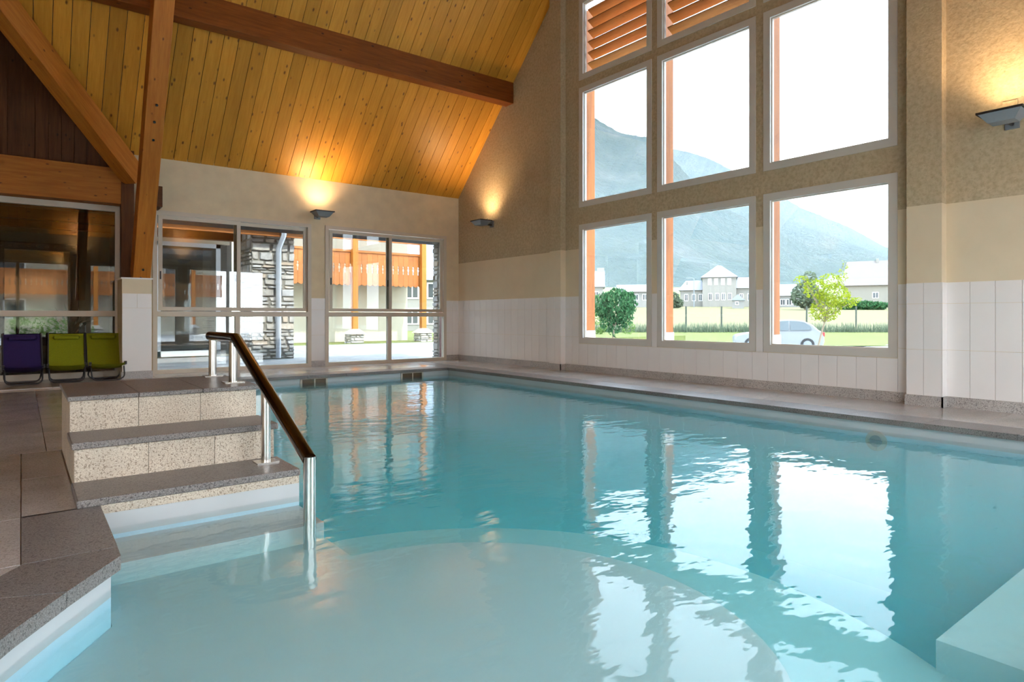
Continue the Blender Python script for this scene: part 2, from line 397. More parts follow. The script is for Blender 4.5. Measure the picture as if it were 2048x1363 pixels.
wat = MB().prism(outset(POOL, 0.01), DEEP - 0.02, WATER).build('pool_water', m)
tag(wat, 'clear turquoise water filling the indoor swimming pool', 'water', kind='stuff')

# ------------------------------------------------------------------ steps and handrail
st = empty('pool_steps', (0, 0, 0))
X0, X1 = 0.195, 1.19
TR = [(3.40, 0.0, 0.035, 3.80), (3.77, 0.198, 0.233, 4.16), (4.12, 0.40, 0.425, 5.0)]
for (y0, z0, z1, y1) in TR:
    if z1 < 0.4:
        MB().box((X0, y0, z0), (X1, y1, z1)).build('tread_slab', M['coping'], st, bevel=0.006)
    else:
        for i in range(3):
            w = (X1 - X0) / 3
            MB().box((X0 + i*w + .001, y0, z0), (X0 + (i+1)*w - .001, y1, z1)).build('tread_slab', M['coping'], st, bevel=0.004)
for (y, z0, z1) in ((3.795, 0.035, 0.198), (4.15, 0.233, 0.40)):
    for i in range(3):
        w = (X1 - X0 - 0.03) / 3
        MB().box((X0 + .012 + i*w + .0012, y, z0), (X0 + .012 + (i+1)*w - .0012, y + 0.02, z1)).build('riser_tile', M['riser'], st)
MB().box((X0 + .012, 3.815, 0.0), (X1 - .014, 4.98, 0.199)).box((X0 + .012, 4.17, 0.199), (X1 - .014, 4.98, 0.40)).build('step_core', M['riser'], st)
MB().box((0.257, 3.412, -0.042), (X1 - .004, 3.44, -0.002)).build('riser_tile', M['riser'], st)
tag(st, 'speckled granite steps climbing from the deck beside the pool', 'steps')

hr = empty('handrail', (1.09, 4.4, 0))
def hrp(pts): return [(0, y - 4.4, z) for y, z in pts]
posts = ((4.93, 0.425), (4.37, 0.425), (3.675, 0.035))
def railz(y): return 0.715 if y > 4.3 else 0.715 + (4.3 - y) * (0.17 - 0.715) / (4.3 - 2.99)
for (y, z) in posts:
    o = MB().tube(hrp([(y, z), (y, railz(y) - 0.01)]), 0.026, 20).build('post', M['steel'], hr, True)
    MB().box((-.06, y - 4.4 - .05, z), (.06, y - 4.4 + .05, z + .008)).build('base_plate', M['steel'], o)
MB().tube(hrp([(5.0, .715), (4.30, .715), (2.99, .17)]), 0.033, 20).build('rail', M['raildark'], hr, True)
MB().tube(hrp([(2.99, .185), (2.99, -0.25)]), 0.029, 20).build('post', M['steel'], hr, True)
tag(hr, 'stainless steel handrail running down the granite steps into the water', 'handrail')

# ------------------------------------------------------------------ walls
def wall_strip(mb, axis, a0, a1, z0, z1a, z1b, t0, t1):
    """slab between a0..a1 along the wall, z0 up to a top that runs from z1a to z1b"""
    mb.prism([(a0, z0), (a1, z0), (a1, z1b), (a0, z1a)], t0, t1, axis)
COLS = [(2.757, 4.038), (4.309, 5.623), (5.895, 7.175)]
ROWS = [(0.527, 2.216), (2.658, 4.362)]
TOPS = [5.76, 6.9, 5.76]
FR = 0.055                                            # hole margin round the glass
def gable_wall(T0, T1):
    mb = MB(); ys = [YF - 0.1]
    for a, c in COLS: ys += [a - FR, c + FR]
    ys += [YB + 0.1]
    for i in range(len(ys) - 1):
        a, c = ys[i], ys[i + 1]
        for (p, q) in ([(a, c)] if not (a < YM < c) else [(a, YM), (YM, c)]):
            top = (roofz(p) + 0.1, roofz(q) + 0.1)
            if i % 2 == 0: wall_strip(mb, 'x', p, q, -0.05, top[0], top[1], T0, T1)
            else:
                k = i // 2; zz = [-0.05]
                for r0, r1 in ROWS: zz += [r0 - FR, r1 + FR]
                zz += [4.652 - FR, TOPS[k] + FR]
                for j in range(0, len(zz) - 1, 2): wall_strip(mb, 'x', p, q, zz[j], zz[j+1], zz[j+1], T0, T1)
                wall_strip(mb, 'x', p, q, zz[-1], top[0], top[1], T0, T1)
    return mb
wr_ = gable_wall(XR, XR + 0.09)
wall_r = struct(wr_.build('wall_right', M['plaster']), 'tall plastered gable wall with three columns of windows', 'wall')
for (a, c) in ((7.58, 7.85), (2.25, 2.55)):
    z = min(roofz(a), roofz(c))
    MB().box((XR - 0.11, a, 0), (XR + 0.01, c, z - 0.02)).build('pilaster', M['plaster'], wall_r)

def tiles(parent, axis, at_, side, a0, a1, z0, z1, rows=None, nmax=0.2):
    """wall tiles proud of a wall face; side is the direction into the room"""
    n = max(1, round((a1 - a0) / nmax)); w = (a1 - a0) / n; g = 0.0015; cache = {}
    rows = rows or [(z0, z1)]
    for (r0, r1) in rows:
        key = (round(w, 4), round(r1 - r0, 4))
        if key not in cache:
            mb = MB()
            if axis == 'x': mb.box((min(0, side*.008), g, g), (max(0, side*.008), w - g, r1 - r0 - g))
            else: mb.box((g, min(0, side*.008), g), (w - g, max(0, side*.008), r1 - r0 - g))
            cache[key] = mb.mesh('wall_tile', M['tile'])
        for i in range(n):
            link('wall_tile', cache[key], parent, (at_, a0 + i*w, r0) if axis == 'x' else (a0 + i*w, at_, r0))
R3 = [(0.10, 0.54), (0.54, 0.98), (0.98, 1.18)]
tiles(wall_r, 'x', XR, -1, 7.85, YB, 0, 0, R3)
tiles(wall_r, 'x', XR, -1, 7.265, 7.58, 0, 0, R3)
tiles(wall_r, 'x', XR, -1, COLS[0][0] - .09, 7.265, 0.10, 0.437)
for g0, g1 in ((4.038 + .09, 4.309 - .09), (5.623 + .09, 5.895 - .09)): tiles(wall_r, 'x', XR, -1, g0, g1, 0.437, 1.18)
tiles(wall_r, 'x', XR, -1, 2.55, COLS[0][0] - .09, 0, 0, R3)
tiles(wall_r, 'x', XR, -1, YF, 2.25, 0, 0, R3)
for (a, c) in ((7.58, 7.85), (2.25, 2.55)):
    tiles(wall_r, 'x', XR - .11, -1, a, c, 0, 0, R3, 0.15)
    tiles(wall_r, 'y', a, -1, XR - .118, XR - .008, 0, 0, R3, 0.2)

# baseboards of granite
bb = MB()
for (a, c, o_) in ((7.862, YB, 0), (2.562, 7.568, 0), (YF, 2.238, 0), (7.568, 7.862, .11), (2.238, 2.562, .11)):
    bb.box((XR - o_ - .016, a, 0), (XR - o_ + .0, c, .10))
for a in (7.568, 2.238): bb.box((XR - .126, a - .0, 0), (XR, a + .012, .10))
struct(bb.build('baseboard_right', M['granite']), 'speckled granite baseboard along the gable wall', 'baseboard')

# window wall
WIN = [(1.549, 3.944), (4.192, 6.66)]
LEFTW = [(-1.5, 1.153), (-4.3, -1.7)]
wb_ = MB(); WT = 2.45
for a, c in ((1.153, 1.549), (3.944, 4.192), (6.66, XR + .09)): wb_.box((a, YB, -.05), (c, YB + .12, WT))
wb_.box((1.3, YB, WT), (XR + .09, YB + .12, EAVE + .12))
for a, c in ((-1.7, -1.5), (XL - .1, -4.3)): wb_.box((a, YB, -.05), (c, YB + .12, WT))
wall_b = struct(wb_.build('wall_back', M['plastercream']), 'plastered window wall below the eave facing the courtyard', 'wall')
tiles(wall_b, 'y', YB, -1, 3.944, 4.192, 0, 0, R3, .25); tiles(wall_b, 'y', YB, -1, 6.66, XR - .008, 0, 0, R3, .15)
bb = MB().box((3.944, YB - .02, 0), (4.192, YB, .10)).box((6.66, YB - .02, 0), (XR - .016, YB, .10))
struct(bb.build('baseboard_back', M['granite']), 'granite baseboard below the courtyard windows', 'baseboard')
# tiled pier with granite foot that carries the leaning truss leg
pier = struct(MB().box((1.10, 10.2, 0), (1.46, YB + .02, 1.38)).build('trim_1', M['plaster']), 'low tiled pier under the timber truss leg', 'pier')
MB().box((1.09, 10.185, 0), (1.47, 10.2, .10)).build('pier_foot', M['granite'], pier)
tiles(pier, 'y', 10.2, -1, 1.10, 1.46, 0, 0, [(0.98, 1.18)], .18); tiles(pier, 'y', 10.2, -1, 1.10, 1.46, .10, .98, nmax=.36)
MB().box((1.085, 10.185, 1.38), (1.475, YB, 1.40)).build('pier_cap', M['tile'], pier)

wall_f = MB()
RW = [(-4.2, -1.7), (-1.3, 1.15), (1.55, 3.94), (4.19, 6.66)]
xs = [XL - .1] + [q for w_ in RW for q in w_] + [XR + .09]
for i in range(0, len(xs), 2): wall_f.box((xs[i], YF - .12, -.05), (xs[i+1], YF, WT))
wall_f.box((XL - .1, YF - .12, WT), (XR + .09, YF, EAVE + .12))
struct(wall_f.build('wall_front', M['plaster']), 'window wall behind the camera', 'wall')
wl_ = MB().prism([(YF - .1, -.05), (YB + .1, -.05), (YB + .1, EAVE + .1), (YM, ZR + .1), (YF - .1, EAVE + .1)], XL - .12, XL, 'x')
struct(wl_.build('wall_left', M['plaster']), 'plain plastered wall at the far left end of the hall', 'wall')

# ------------------------------------------------------------------ windows
wcount = [0]
def wname(): wcount[0] += 1; return 'window_%d' % wcount[0]
def pane(parent, a, b_, mat): return MB().box(a, b_).build('pane', mat, parent)
def gable_window(k, z0, z1, a, c, label, louvre=False, X=None):
    t = empty(wname(), (XR if X is None else X, a, z0)); W_ = c - a; H = z1 - z0
    f_ = MB(); e = .085; i_ = 0.0
    for (y0, y1, q0, q1) in ((-e, W_ + e, -e, 0), (-e, W_ + e, H, H + e), (-e, 0, 0, H), (W_, W_ + e, 0, H)):
        f_.box((-.012, y0, q0), (.075, y1, q1))
    f_.build('frame', M['alugrey'], t)
    g_ = MB(); s_ = 0.012
    for (y0, y1, q0, q1) in ((0, W_, 0, s_), (0, W_, H - s_, H), (0, s_, s_, H - s_), (W_ - s_, W_, s_, H - s_)): g_.box((.02, y0, q0), (.05, y1, q1))
    g_.build('glazing_bead', M['alu'], t)
    pane(t, (.032, s_, s_), (.038, W_ - s_, H - s_), M['gableglass'])
    if louvre:
        n = int(H / 0.17); 
        me_ = MB().box((0, 0, -.010), (W_ - .06, .15, .010)).mesh('louvre_slat', M['louvre'])
        for i in range(n):
            o = link('louvre_slat', me_, t); o.matrix_basis = axes((.20, .03, .10 + i * 0.168), (0, 1, 0), (0.5, 0, 0.866))
    struct(t, label, 'window'); return t
pos = ('nearest the right pilaster', 'in the middle column', 'nearest the window wall')
for k, (a, c) in enumerate(COLS):
    gable_window(k, *ROWS[0], a, c, 'lower gable window ' + pos[k])
    gable_window(k, *ROWS[1], a, c, 'upper gable window ' + pos[k])
    gable_window(k, 4.652, TOPS[k], a, c, 'top gable window behind timber louvres ' + pos[k], True)

def bar(mb, x0, x1, z0, z1, y0, y1): mb.box((x0, y0, z0), (x1, y1, z1))
def sliding_window(x0, x1, label):
    t = empty(wname(), (x0, YB, 0)); w = x1 - x0; m_ = w / 2
    f_ = MB()
    bar(f_, 0, .06, 0, WT, -.02, .07); bar(f_, w - .06, w, 0, WT, -.02, .07)
    bar(f_, .06, w - .06, WT - .06, WT, -.02, .07); bar(f_, .06, w - .06, 0, .06, -.02, .07); bar(f_, .06, w - .06, .862, .94, -.02, .07)
    f_.build('frame', M['alu'], t)
    g_ = MB(); bar(g_, m_ - .035, m_ + .035, .06, .862, -.02, .06); g_.build('mullion', M['alu'], t)
    for i, (a, c, y) in enumerate(((.075, m_ + .045, -.012), (m_ - .045, w - .065, .03))):
        s_ = MB(); e = .055
        bar(s_, a, a + e, .95, WT - .07, y, y + .03); bar(s_, c - e, c, .95, WT - .07, y, y + .03)
        bar(s_, a + e, c - e, .95, .95 + e, y, y + .03); bar(s_, a + e, c - e, WT - .07 - e, WT - .07, y, y + .03)
        o = s_.build('sash', M['alu'], t)
        MB().box((a + e, y + .013, .95 + e), (c - e, y + .018, WT - .07 - e)).build('pane', M['glass'], o)
        MB().box((a + .018, y - .012, 1.42), (a + .036, y, 1.54)).build('handle', M['black'], o)
    pane(t, (.06, .022, .06), (m_ - .035, .028, .862), M['glass']); pane(t, (m_ + .035, .022, .06), (w - .06, .028, .862), M['glass'])
    return struct(t, label, 'window')
sliding_window(*WIN[0], 'sliding window with four panes behind the handrail')
sliding_window(*WIN[1], 'sliding window with four panes nearest the corner')
def fixed_window(x0, x1, Y, s, label, mull=0, gm='glass'):
    t = empty(wname(), (x0, Y, 0)); w = x1 - x0; f_ = MB(); lo, hi = min(s*-.02, s*.07), max(s*-.02, s*.07)
    bar(f_, 0, .08, 0, WT, lo, hi); bar(f_, w - .08, w, 0, WT, lo, hi)
    bar(f_, .08, w - .08, WT - .08, WT, lo, hi); bar(f_, .08, w - .08, 0, .08, lo, hi); bar(f_, .08, w - .08, .862, .94, lo, hi)
    cs = [.08] + [w * (i + 1) / (mull + 1) for i in range(mull)] + [w - .08]
    for c in cs[1:-1]: bar(f_, c - .04, c + .04, .08, .862, lo, hi); bar(f_, c - .04, c + .04, .94, WT - .08, lo, hi)
    f_.build('frame', M['alu'], t)
    for i in range(len(cs) - 1):
        for z0, z1 in ((.08, .862), (.94, WT - .08)): pane(t, (cs[i], .02, z0), (cs[i+1], .026, z1), M[gm])
    return struct(t, label, 'window')
fixed_window(*LEFTW[0], YB, 1, 'wide fixed window behind the three low chairs')
fixed_window(*LEFTW[1], YB, 1, 'fixed window at the far left of the hall')
for i, (a, c) in enumerate(RW): fixed_window(a, c, YF - .05, -1, ('first', 'second', 'third', 'fourth')[i] + ' window of the wall behind the camera', 1, 'clearglass')

# ------------------------------------------------------------------ roof: planks, purlins, truss
VX, CXR = 1.30, -1.50                                  # foot of the valley, ridge of the cross roof
ceiling = struct(empty('ceiling', (0, 0, 0)), 'sloping pine plank ceiling', 'ceiling')
PW = 0.19; cache = {}
def plank(x, s0, s1, back):
    """one ceiling plank; s is the horizontal run from the eave"""
    L = round((s1 - s0) * math.sqrt(2), 3)
    if L <= 0.1: return
    if L not in cache: cache[L] = MB().box((0, .0035, 0), (L, PW - .0035, .02)).mesh('ceiling_plank', M['plank'])
    if back: o = link('ceiling_plank', cache[L], ceiling, mat=axes((x, YB - s0, EAVE + s0), (0, -1, 1), (0, 1, 1)))
    else: o = link('ceiling_plank', cache[L], ceiling, mat=axes((x + PW, YF + s0, EAVE + s0), (0, 1, 1), (0, -1, 1)))
RUN = YB - YM
n = int((XR - XL) / PW)
for i in range(n + 1):
    x = XR - (i + 1) * PW
    xm = x + PW / 2
    s0 = 0.0
    if xm < VX: s0 = (VX - xm) if xm > CXR else max(0, xm - (2 * CXR - VX))
    # local Y of the plank points along +X on the back slope
    plank(x, max(0, s0 - PW * .75) if s0 else 0, RUN, True)
    plank(x, 0, RUN, False)
rf = MB()                                              # outer roof skin with eaves
rf.prism([(YB + 1.0, EAVE - 1.0 + .16), (YM, ZR + .16), (YM, ZR + .30), (YB + 1.0, EAVE - 1.0 + .30)], VX + .05, XR + 0.75, 'x')
rf.prism([(YM, ZR + .16), (YM, ZR + .30), (YF - .95, EAVE - .95 + .46), (YF - .95, EAVE - .95 + .32)], XL - .3, XR + 0.75, 'x')
rf.prism([(7.95 - .2, EAVE + 2.8 + .36), (YM, ZR + .16), (YM, ZR + .30), (7.95 - .2, EAVE + 2.8 + .5)], XL - .3, VX + .05, 'x')
for xe in (VX + .06, 2 * CXR - VX - .06):
    t3 = [(xe, YB + .08, EAVE - .08 + .18), (CXR, 8.06, EAVE + YB - 8.06 + .18), (CXR, 7.70, EAVE + YB - 7.70 + .18), (xe, 7.70, EAVE + YB - 7.70 + .18)]
    rf.quad(*[(a, c, z - .14) for a, c, z in t3]); rf.quad(*t3); rf.quad(*[(a, c, z + .14) for a, c, z in t3])
struct(rf.build('roof', plain('slate_roof', (0.10, 0.10, 0.11), 0.8)), 'dark pitched roof over the pool hall', 'roof')
ul = MB()                                              # dark underlay closing the plank joints
ul.quad((VX, YB, EAVE + .04), (XR, YB, EAVE + .04), (XR, YM, ZR + .04), (VX, YM, ZR + .04)); ul.quad((XL, YF, EAVE + .04), (XR, YF, EAVE + .04), (XR, YM, ZR + .04), (XL, YM, ZR + .04)); ul.quad((XL, 7.95, EAVE + 2.84), (VX, 7.95, EAVE + 2.84), (VX, YM, ZR + .04), (XL, YM, ZR + .04))
ul.build('underlay', M['darkboard'], ceiling, fix=False)
# cross roof over the left bay
cr = MB()
for sx, xe in ((1, VX), (-1, 2 * CXR - VX)):
    cr.quad((xe, YB + .1, EAVE - .02), (CXR, YB + .1, EAVE + 2.78), (CXR, 7.93, EAVE + 2.80), (xe, YB, EAVE))
    cr.quad((xe, YB + .1, EAVE + .12), (CXR, YB + .1, EAVE + 2.92), (CXR, 7.80, EAVE + 3.0), (xe, YB - .05, EAVE + .16))
struct(cr.build('ceiling_cross', M['darkboard'], fix=False), 'dark underside of the cross roof over the left bay', 'ceiling')
gb = struct(empty('wall_gable_boards', (0, 0, 0)), 'dark vertical boarding above the long tie beam', 'wall')
x = -4.2
while x < VX:
    w = 0.145; xm = x + w / 2
    top = EAVE + (VX - xm if xm > CXR else xm - (2*CXR - VX)) + .05
    if top > 2.97:
        o = MB().box((0, -w/2 + .003, -.012), (top - 2.9, w/2 - .003, .012)).build('board', M['darkboard'], gb)
        o.matrix_basis = axes((xm, YB - .03 + R.uniform(-.004, .004), 2.9), (0, 0, 1), (0, -1, 0))
    x += w
MB().box((-4.5, YB, WT), (VX, YB + .1, EAVE + .2)).prism([(VX + .05, EAVE), (CXR, EAVE + 2.85), (2*CXR - VX, EAVE)], YB, YB + .1, 'y').build('backing', M['darkboard'], gb)
struct(beam('trim_2', (-4.4, 10.6, 2.70), (1.22, 10.6, 2.70), .22, .50, M['beamlight']), 'long stained tie beam above the left window', 'beam')
vb = beam('trim_3', (1.28, 10.50, 2.86), (-1.45, 7.77, 5.59), .20, .30, M['beamlight']); struct(vb, 'diagonal valley rafter rising to the upper left', 'beam')
leg = beam('trim_4', (1.34, 10.40, 1.40), (1.34, 7.55, 6.42), .215, .30, M['beamlight'], zd=(0, -1, 0.57)); struct(leg, 'leaning bolted truss leg standing on the tiled pier', 'beam')
bolt = MB().tube([(0, 0, 0), (0, 0, .012)], .016, 10).mesh('bolt', M['black'], True)
for u, v_ in ((306, 204), (304, 238), (302, 272), (285, 530), (284, 546)):
    zt = on_y(u, v_, 10.0 if v_ > 400 else 9.3)
    # along the leg: find the fraction whose projection has this row
    best = min((abs((HY - F * ((1.40 + s*5.02) - EYE) / fdepth(1.34, 10.40 - s*2.85)) - v_), s) for s in [i / 400 for i in range(401)])[1]
    L = math.hypot(5.02, 2.85); link('bolt', bolt, leg, (best * L, R.uniform(-.02, .02), .15))
struct(beam('trim_5', (1.20, 10.56, 1.40), (1.20, 10.56, 2.95), .16, .16, M['darkboard'], zd=(0, -1, 0)), 'dark upright post behind the truss leg', 'beam')
struct(MB().box((1.49, 10.35, 2.44), (1.62, YB, 2.74)).build('trim_6', M['darkboard'], bevel=.006), 'dark beam end stub beside the truss leg', 'beam')
struct(beam('trim_7', (XL, 9.06, 4.86), (XR, 9.06, 4.86), .22, .40, M['beam']), 'stained purlin crossing the plank ceiling', 'beam')
struct(beam('trim_8', (XL, 6.9, 7.02), (XR, 6.9, 7.02), .22, .40, M['beam']), 'upper stained purlin near the ridge', 'beam')
struct(beam('trim_9', (XL, YM, ZR - .25), (XR, YM, ZR - .25), .24, .42, M['beam']), 'stained ridge beam', 'beam')
for i, y in enumerate((0.84, 3.0)):
    struct(beam('trim_%d' % (10 + i), (XL, y, roofz(y) - .19), (XR, y, roofz(y) - .19), .22, .40, M['beam']), ('lower', 'upper')[i] + ' purlin of the roof slope behind the camera', 'beam')
struct(beam('trim_12', (1.34, -0.45, 1.40), (1.34, 2.35, 6.42), .215, .30, M['beamlight'], zd=(0, 1, 0.57)), 'leaning truss leg behind the camera', 'beam')

# ------------------------------------------------------------------ wall lamps (uplights)
m, nt, out = newmat('lamp_glow'); e = N(nt, 'Emission', Strength=3.0); e.inputs[0].default_value = (1.0, 0.72, 0.40, 1); nt.links.new(e.outputs[0], out.inputs[0]); M['glow'] = m
def frustum(mb, a, b_, h0, h1, z0, z1, cy_):
    lo = [(-a, cy_ - b_, z0), (a, cy_ - b_, z0), (a, cy_ + b_, z0), (-a, cy_ + b_, z0)]; hi = [(-h0, cy_ - h1, z1), (h0, cy_ - h1, z1), (h0, cy_ + h1, z1), (-h0, cy_ + h1, z1)]
    n0 = len(mb.v); mb.v += lo + hi
    mb.f += [tuple(n0 + i for i in q) for q in ((0,3,2,1),(0,1,5,4),(1,2,6,5),(2,3,7,6),(3,0,4,7))]; return mb
def wall_lamp():
    t = empty('wall_lamp')
    MB().box((-.055, 0, -.06), (.055, .018, .06)).build('wall_plate', M['lampgrey'], t, bevel=.004)
    MB().tube([(0, .01, -.015), (0, .13, -.015)], .018, 10).build('arm', M['black'], t, True)
    hs = frustum(MB(), .095, .075, .155, .125, -.045, .035, .25).build('housing', M['lampgrey'], t, fix=False)
    r_ = MB()
    for (x0, x1, y0, y1) in ((-.165, .165, .115, .135), (-.165, .165, .365, .385), (-.165, -.145, .135, .365), (.145, .165, .135, .365)): r_.box((x0, y0, .03), (x1, y1, .048))
    r_.build('rim', M['black'], t)
    MB().box((-.145, .135, .026), (.145, .365, .032)).build('lamp_glass', M['glow'], t)
    MB().tube([(.0, .16, .04), (-.012, .135, .075), (-.03, .12, .09)], .007, 8).build('clip', M['black'], t, True)
    ld = bpy.data.lights.new('lamp_light', 'AREA'); ld.shape = 'RECTANGLE'; ld.size = .26; ld.size_y = .2; ld.energy = LAMP_W; ld.color = (1.0, 0.64, 0.33); ld.spread = math.radians(115)
    lo = bpy.data.objects.new('lamp_light', ld); COL.objects.link(lo); lo.parent = t; lo.location = (0, .25, .05); lo.rotation_euler = (math.pi, 0, 0)
    return t
lp = wall_lamp()
LS = [((4.05, YB, 2.60), math.pi, 'grey uplight on the wall between the two sliding windows'),
      ((XR, 9.60, 2.585), math.pi / 2, 'grey uplight on the gable wall close to the corner'),
      ((XR, 1.74, 2.575), math.pi / 2, 'grey uplight on the gable wall at the right edge'),
      ((4.05, YF, 2.60), 0.0, 'grey uplight on the wall behind the camera, gable end'),
      ((1.35, YF, 2.60), 0.0, 'grey uplight on the wall behind the camera, middle'),
      ((-1.5, YF, 2.60), 0.0, 'grey uplight on the wall behind the camera, far end'),
      ((XL, 1.75, 2.60), -math.pi / 2, 'grey uplight on the far left wall, rear'),
      ((XL, 8.9, 2.60), -math.pi / 2, 'grey uplight on the far left wall, front')]
for i, (loc, rz, lab) in enumerate(LS):
    o = lp if i == 0 else dup(lp)
    o.location = loc; o.rotation_euler = (0, 0, rz); tag(o, lab, 'wall lamp', 'wall uplights')
pl = MB().box((XR - .012, 1.70, 2.66), (XR, 1.81, 2.77)).build('cover_plate', M['plaster']); tag(pl, 'small square cover plate above the right uplight', 'cover plate')

# ------------------------------------------------------------------ low chairs by the left window
def low_chair(cloth):
    t = empty('low_chair'); w = .203
    # local: front edge y=0, back y=.52
    def sling(pts, wd, mat, name, sag):
        mb = MB(); nx = 8
        for s_ in (0, 1):
            for (y, z) in pts:
                for i in range(nx + 1):
                    q = i / nx * 2 - 1; mb.v.append((wd * q, y, z - sag * (1 - q*q) - .006 * s_))
        k = len(pts)
        for s_ in (0, 1):
            for j in range(k - 1):
                for i in range(nx):
                    a = s_ * k * (nx+1) + j * (nx+1) + i; mb.f.append((a, a+1, a+nx+2, a+nx+1))
        return mb.build(name, mat, t, True, fix=False)
    sling([(0, .235), (.015, .225), (.12, .19), (.24, .165), (.32, .165)], w, cloth, 'seat', .018)
    bk = sling([(.30, .16), (.36, .26), (.43, .42), (.50, .60), (.505, .625)], w, cloth, 'backrest', .0)
    MB().tube([(-w*.72, .472, .575), (-w*.66, .462, .575), (w*.66, .462, .575), (w*.72, .472, .575)], .026, 10, rad=[.012, .026, .026, .012]).build('headrest', cloth, bk, True)
    for s_ in (-1, 1):
        MB().tube([(s_*w, .28, .12), (s_*w, .36, .25), (s_*w, .51, .635)], .010, 8).build('back_tube', M['black'], t, True)
        MB().tube([(s_*w, -.005, .235), (s_*w, .12, .19), (s_*w, .30, .16)], .010, 8).build('seat_tube', M['black'], t, True)
        MB().box((s_*w - .014, .02, .205), (s_*w + .014, .07, .25)).build('hinge', M['black'], t)
    for (yt, yb, zt, nm) in ((.10, .02, .20, 'leg_hoop'), (.16, .36, .18, 'leg_hoop')):
        r_ = .07; p = [(-w + .01, yt, zt), (-w + .015, yb, r_)]
        for i in range(1, 5):
            a = math.pi / 2 * i / 4; p.append((-w + .015 + r_ * (1 - math.cos(a)), yb, r_ - (r_ - .009) * math.sin(a)))
        q = [(-x_, y_, z_) for x_, y_, z_ in p[::-1]]
        MB().tube(p + q, .009, 8).build(nm, M['black'], t, True)
    return t
CH = [(0.03, 10.03, 'purple', 'purple cloth low folding chair beside the lime ones', .04), (0.475, 10.06, 'green', 'lime green low folding chair between the purple chair and another lime one', -.03), (0.935, 10.10, 'green', 'lime green low folding chair beside the tiled pier', .05)]
for x, y, c, lab, rz in CH:
    o = low_chair(M[c]); o.location = (x, y, 0); o.rotation_euler = (0, 0, rz); tag(o, lab, 'chair', 'low folding chairs')

# ================================================================== outside: courtyard behind the window wall
M['paving'] = speckle('paving', (0.44, 0.44, 0.45), (0.34, 0.34, 0.35), (0.52, 0.52, 0.53), 0.8, 40, 0.5)
def grassmat(name, a, b_, c_):
    m, nt, out = newmat(name); v = coords(nt, world=True)
    n1 = noise(nt, v, 0.35, 4, 0.6); n2 = noise(nt, v, 6.0, 4, 0.7)
    c = ramp(nt, n1, [(0.35, a), (0.65, b_)]); c = mixc(nt, ramp(nt, n2, [(0.35, (0.7,)*3), (0.65, (0,)*3)]), c, c_)
    finish(nt, out, c, 0.95, 0, bump(nt, n2, 0.5, 0.05), 0.1); return m
M['lawn'] = grassmat('lawn', (0.15, 0.175, 0.06), (0.18, 0.19, 0.07), (0.11, 0.135, 0.04))
M['field'] = grassmat('hay_field', (0.21, 0.185, 0.105), (0.19, 0.175, 0.095), (0.155, 0.14, 0.075))
def leafmat(name, a, b_, trans=0.35):
    m, nt, out = newmat(name); g = N(nt, 'NewGeometry')
    c = ramp(nt, g.outputs['Random Per Island'], [(0.0, a), (1.0, b_)])
    d = N(nt, 'BsdfDiffuse'); t_ = N(nt, 'BsdfTranslucent'); mx = N(nt, 'MixShader'); mx.inputs[0].default_value = trans
    nt.links.new(c, d.inputs[0]); nt.links.new(c, t_.inputs[0]); nt.links.new(d.outputs[0], mx.inputs[1]); nt.links.new(t_.outputs[0], mx.inputs[2])
    nt.links.new(mx.outputs[0], out.inputs[0]); return m
M['leafbright'] = leafmat('leaf_bright', (0.14, 0.20, 0.012), (0.34, 0.37, 0.03), 0.5)
M['leafdark'] = leafmat('leaf_dark', (0.025, 0.085, 0.035), (0.07, 0.17, 0.07), 0.25)
M['leafmid'] = leafmat('leaf_mid', (0.10, 0.18, 0.05), (0.20, 0.30, 0.09), 0.35)
M['leafgrey'] = leafmat('leaf_grey', (0.10, 0.13, 0.09), (0.17, 0.21, 0.14), 0.3)
M['bark'] = plain('bark', (0.22, 0.17, 0.11), 0.9, bmp=0.4, scale=30)

pav = MB().box((-4.6, YB + .12, -.3), (7.3, 19.6, -.03)).prism([(7.3, 12.4), (11.5, 16.0), (15.5, 19.6), (7.3, 19.6)], -.3, -.03)
struct(pav.build('ground_courtyard', speckle('court_paving', (0.22, 0.225, 0.235), (0.18, 0.18, 0.19), (0.26, 0.265, 0.275), 0.8, 40, 0.5)), 'pale paved courtyard outside the window wall', 'ground')
struct(MB().box((-8, 19.6, -.4), (26, 40, -.05)).build('ground_grass', M['lawn']), 'grass strip at the foot of the neighbouring chalet', 'ground')
struct(MB().box((-30, -40, -.6), (7.0, YF - .12, -.12)).build('ground_rear', M['paving']), 'paved ground behind the pool hall', 'ground')

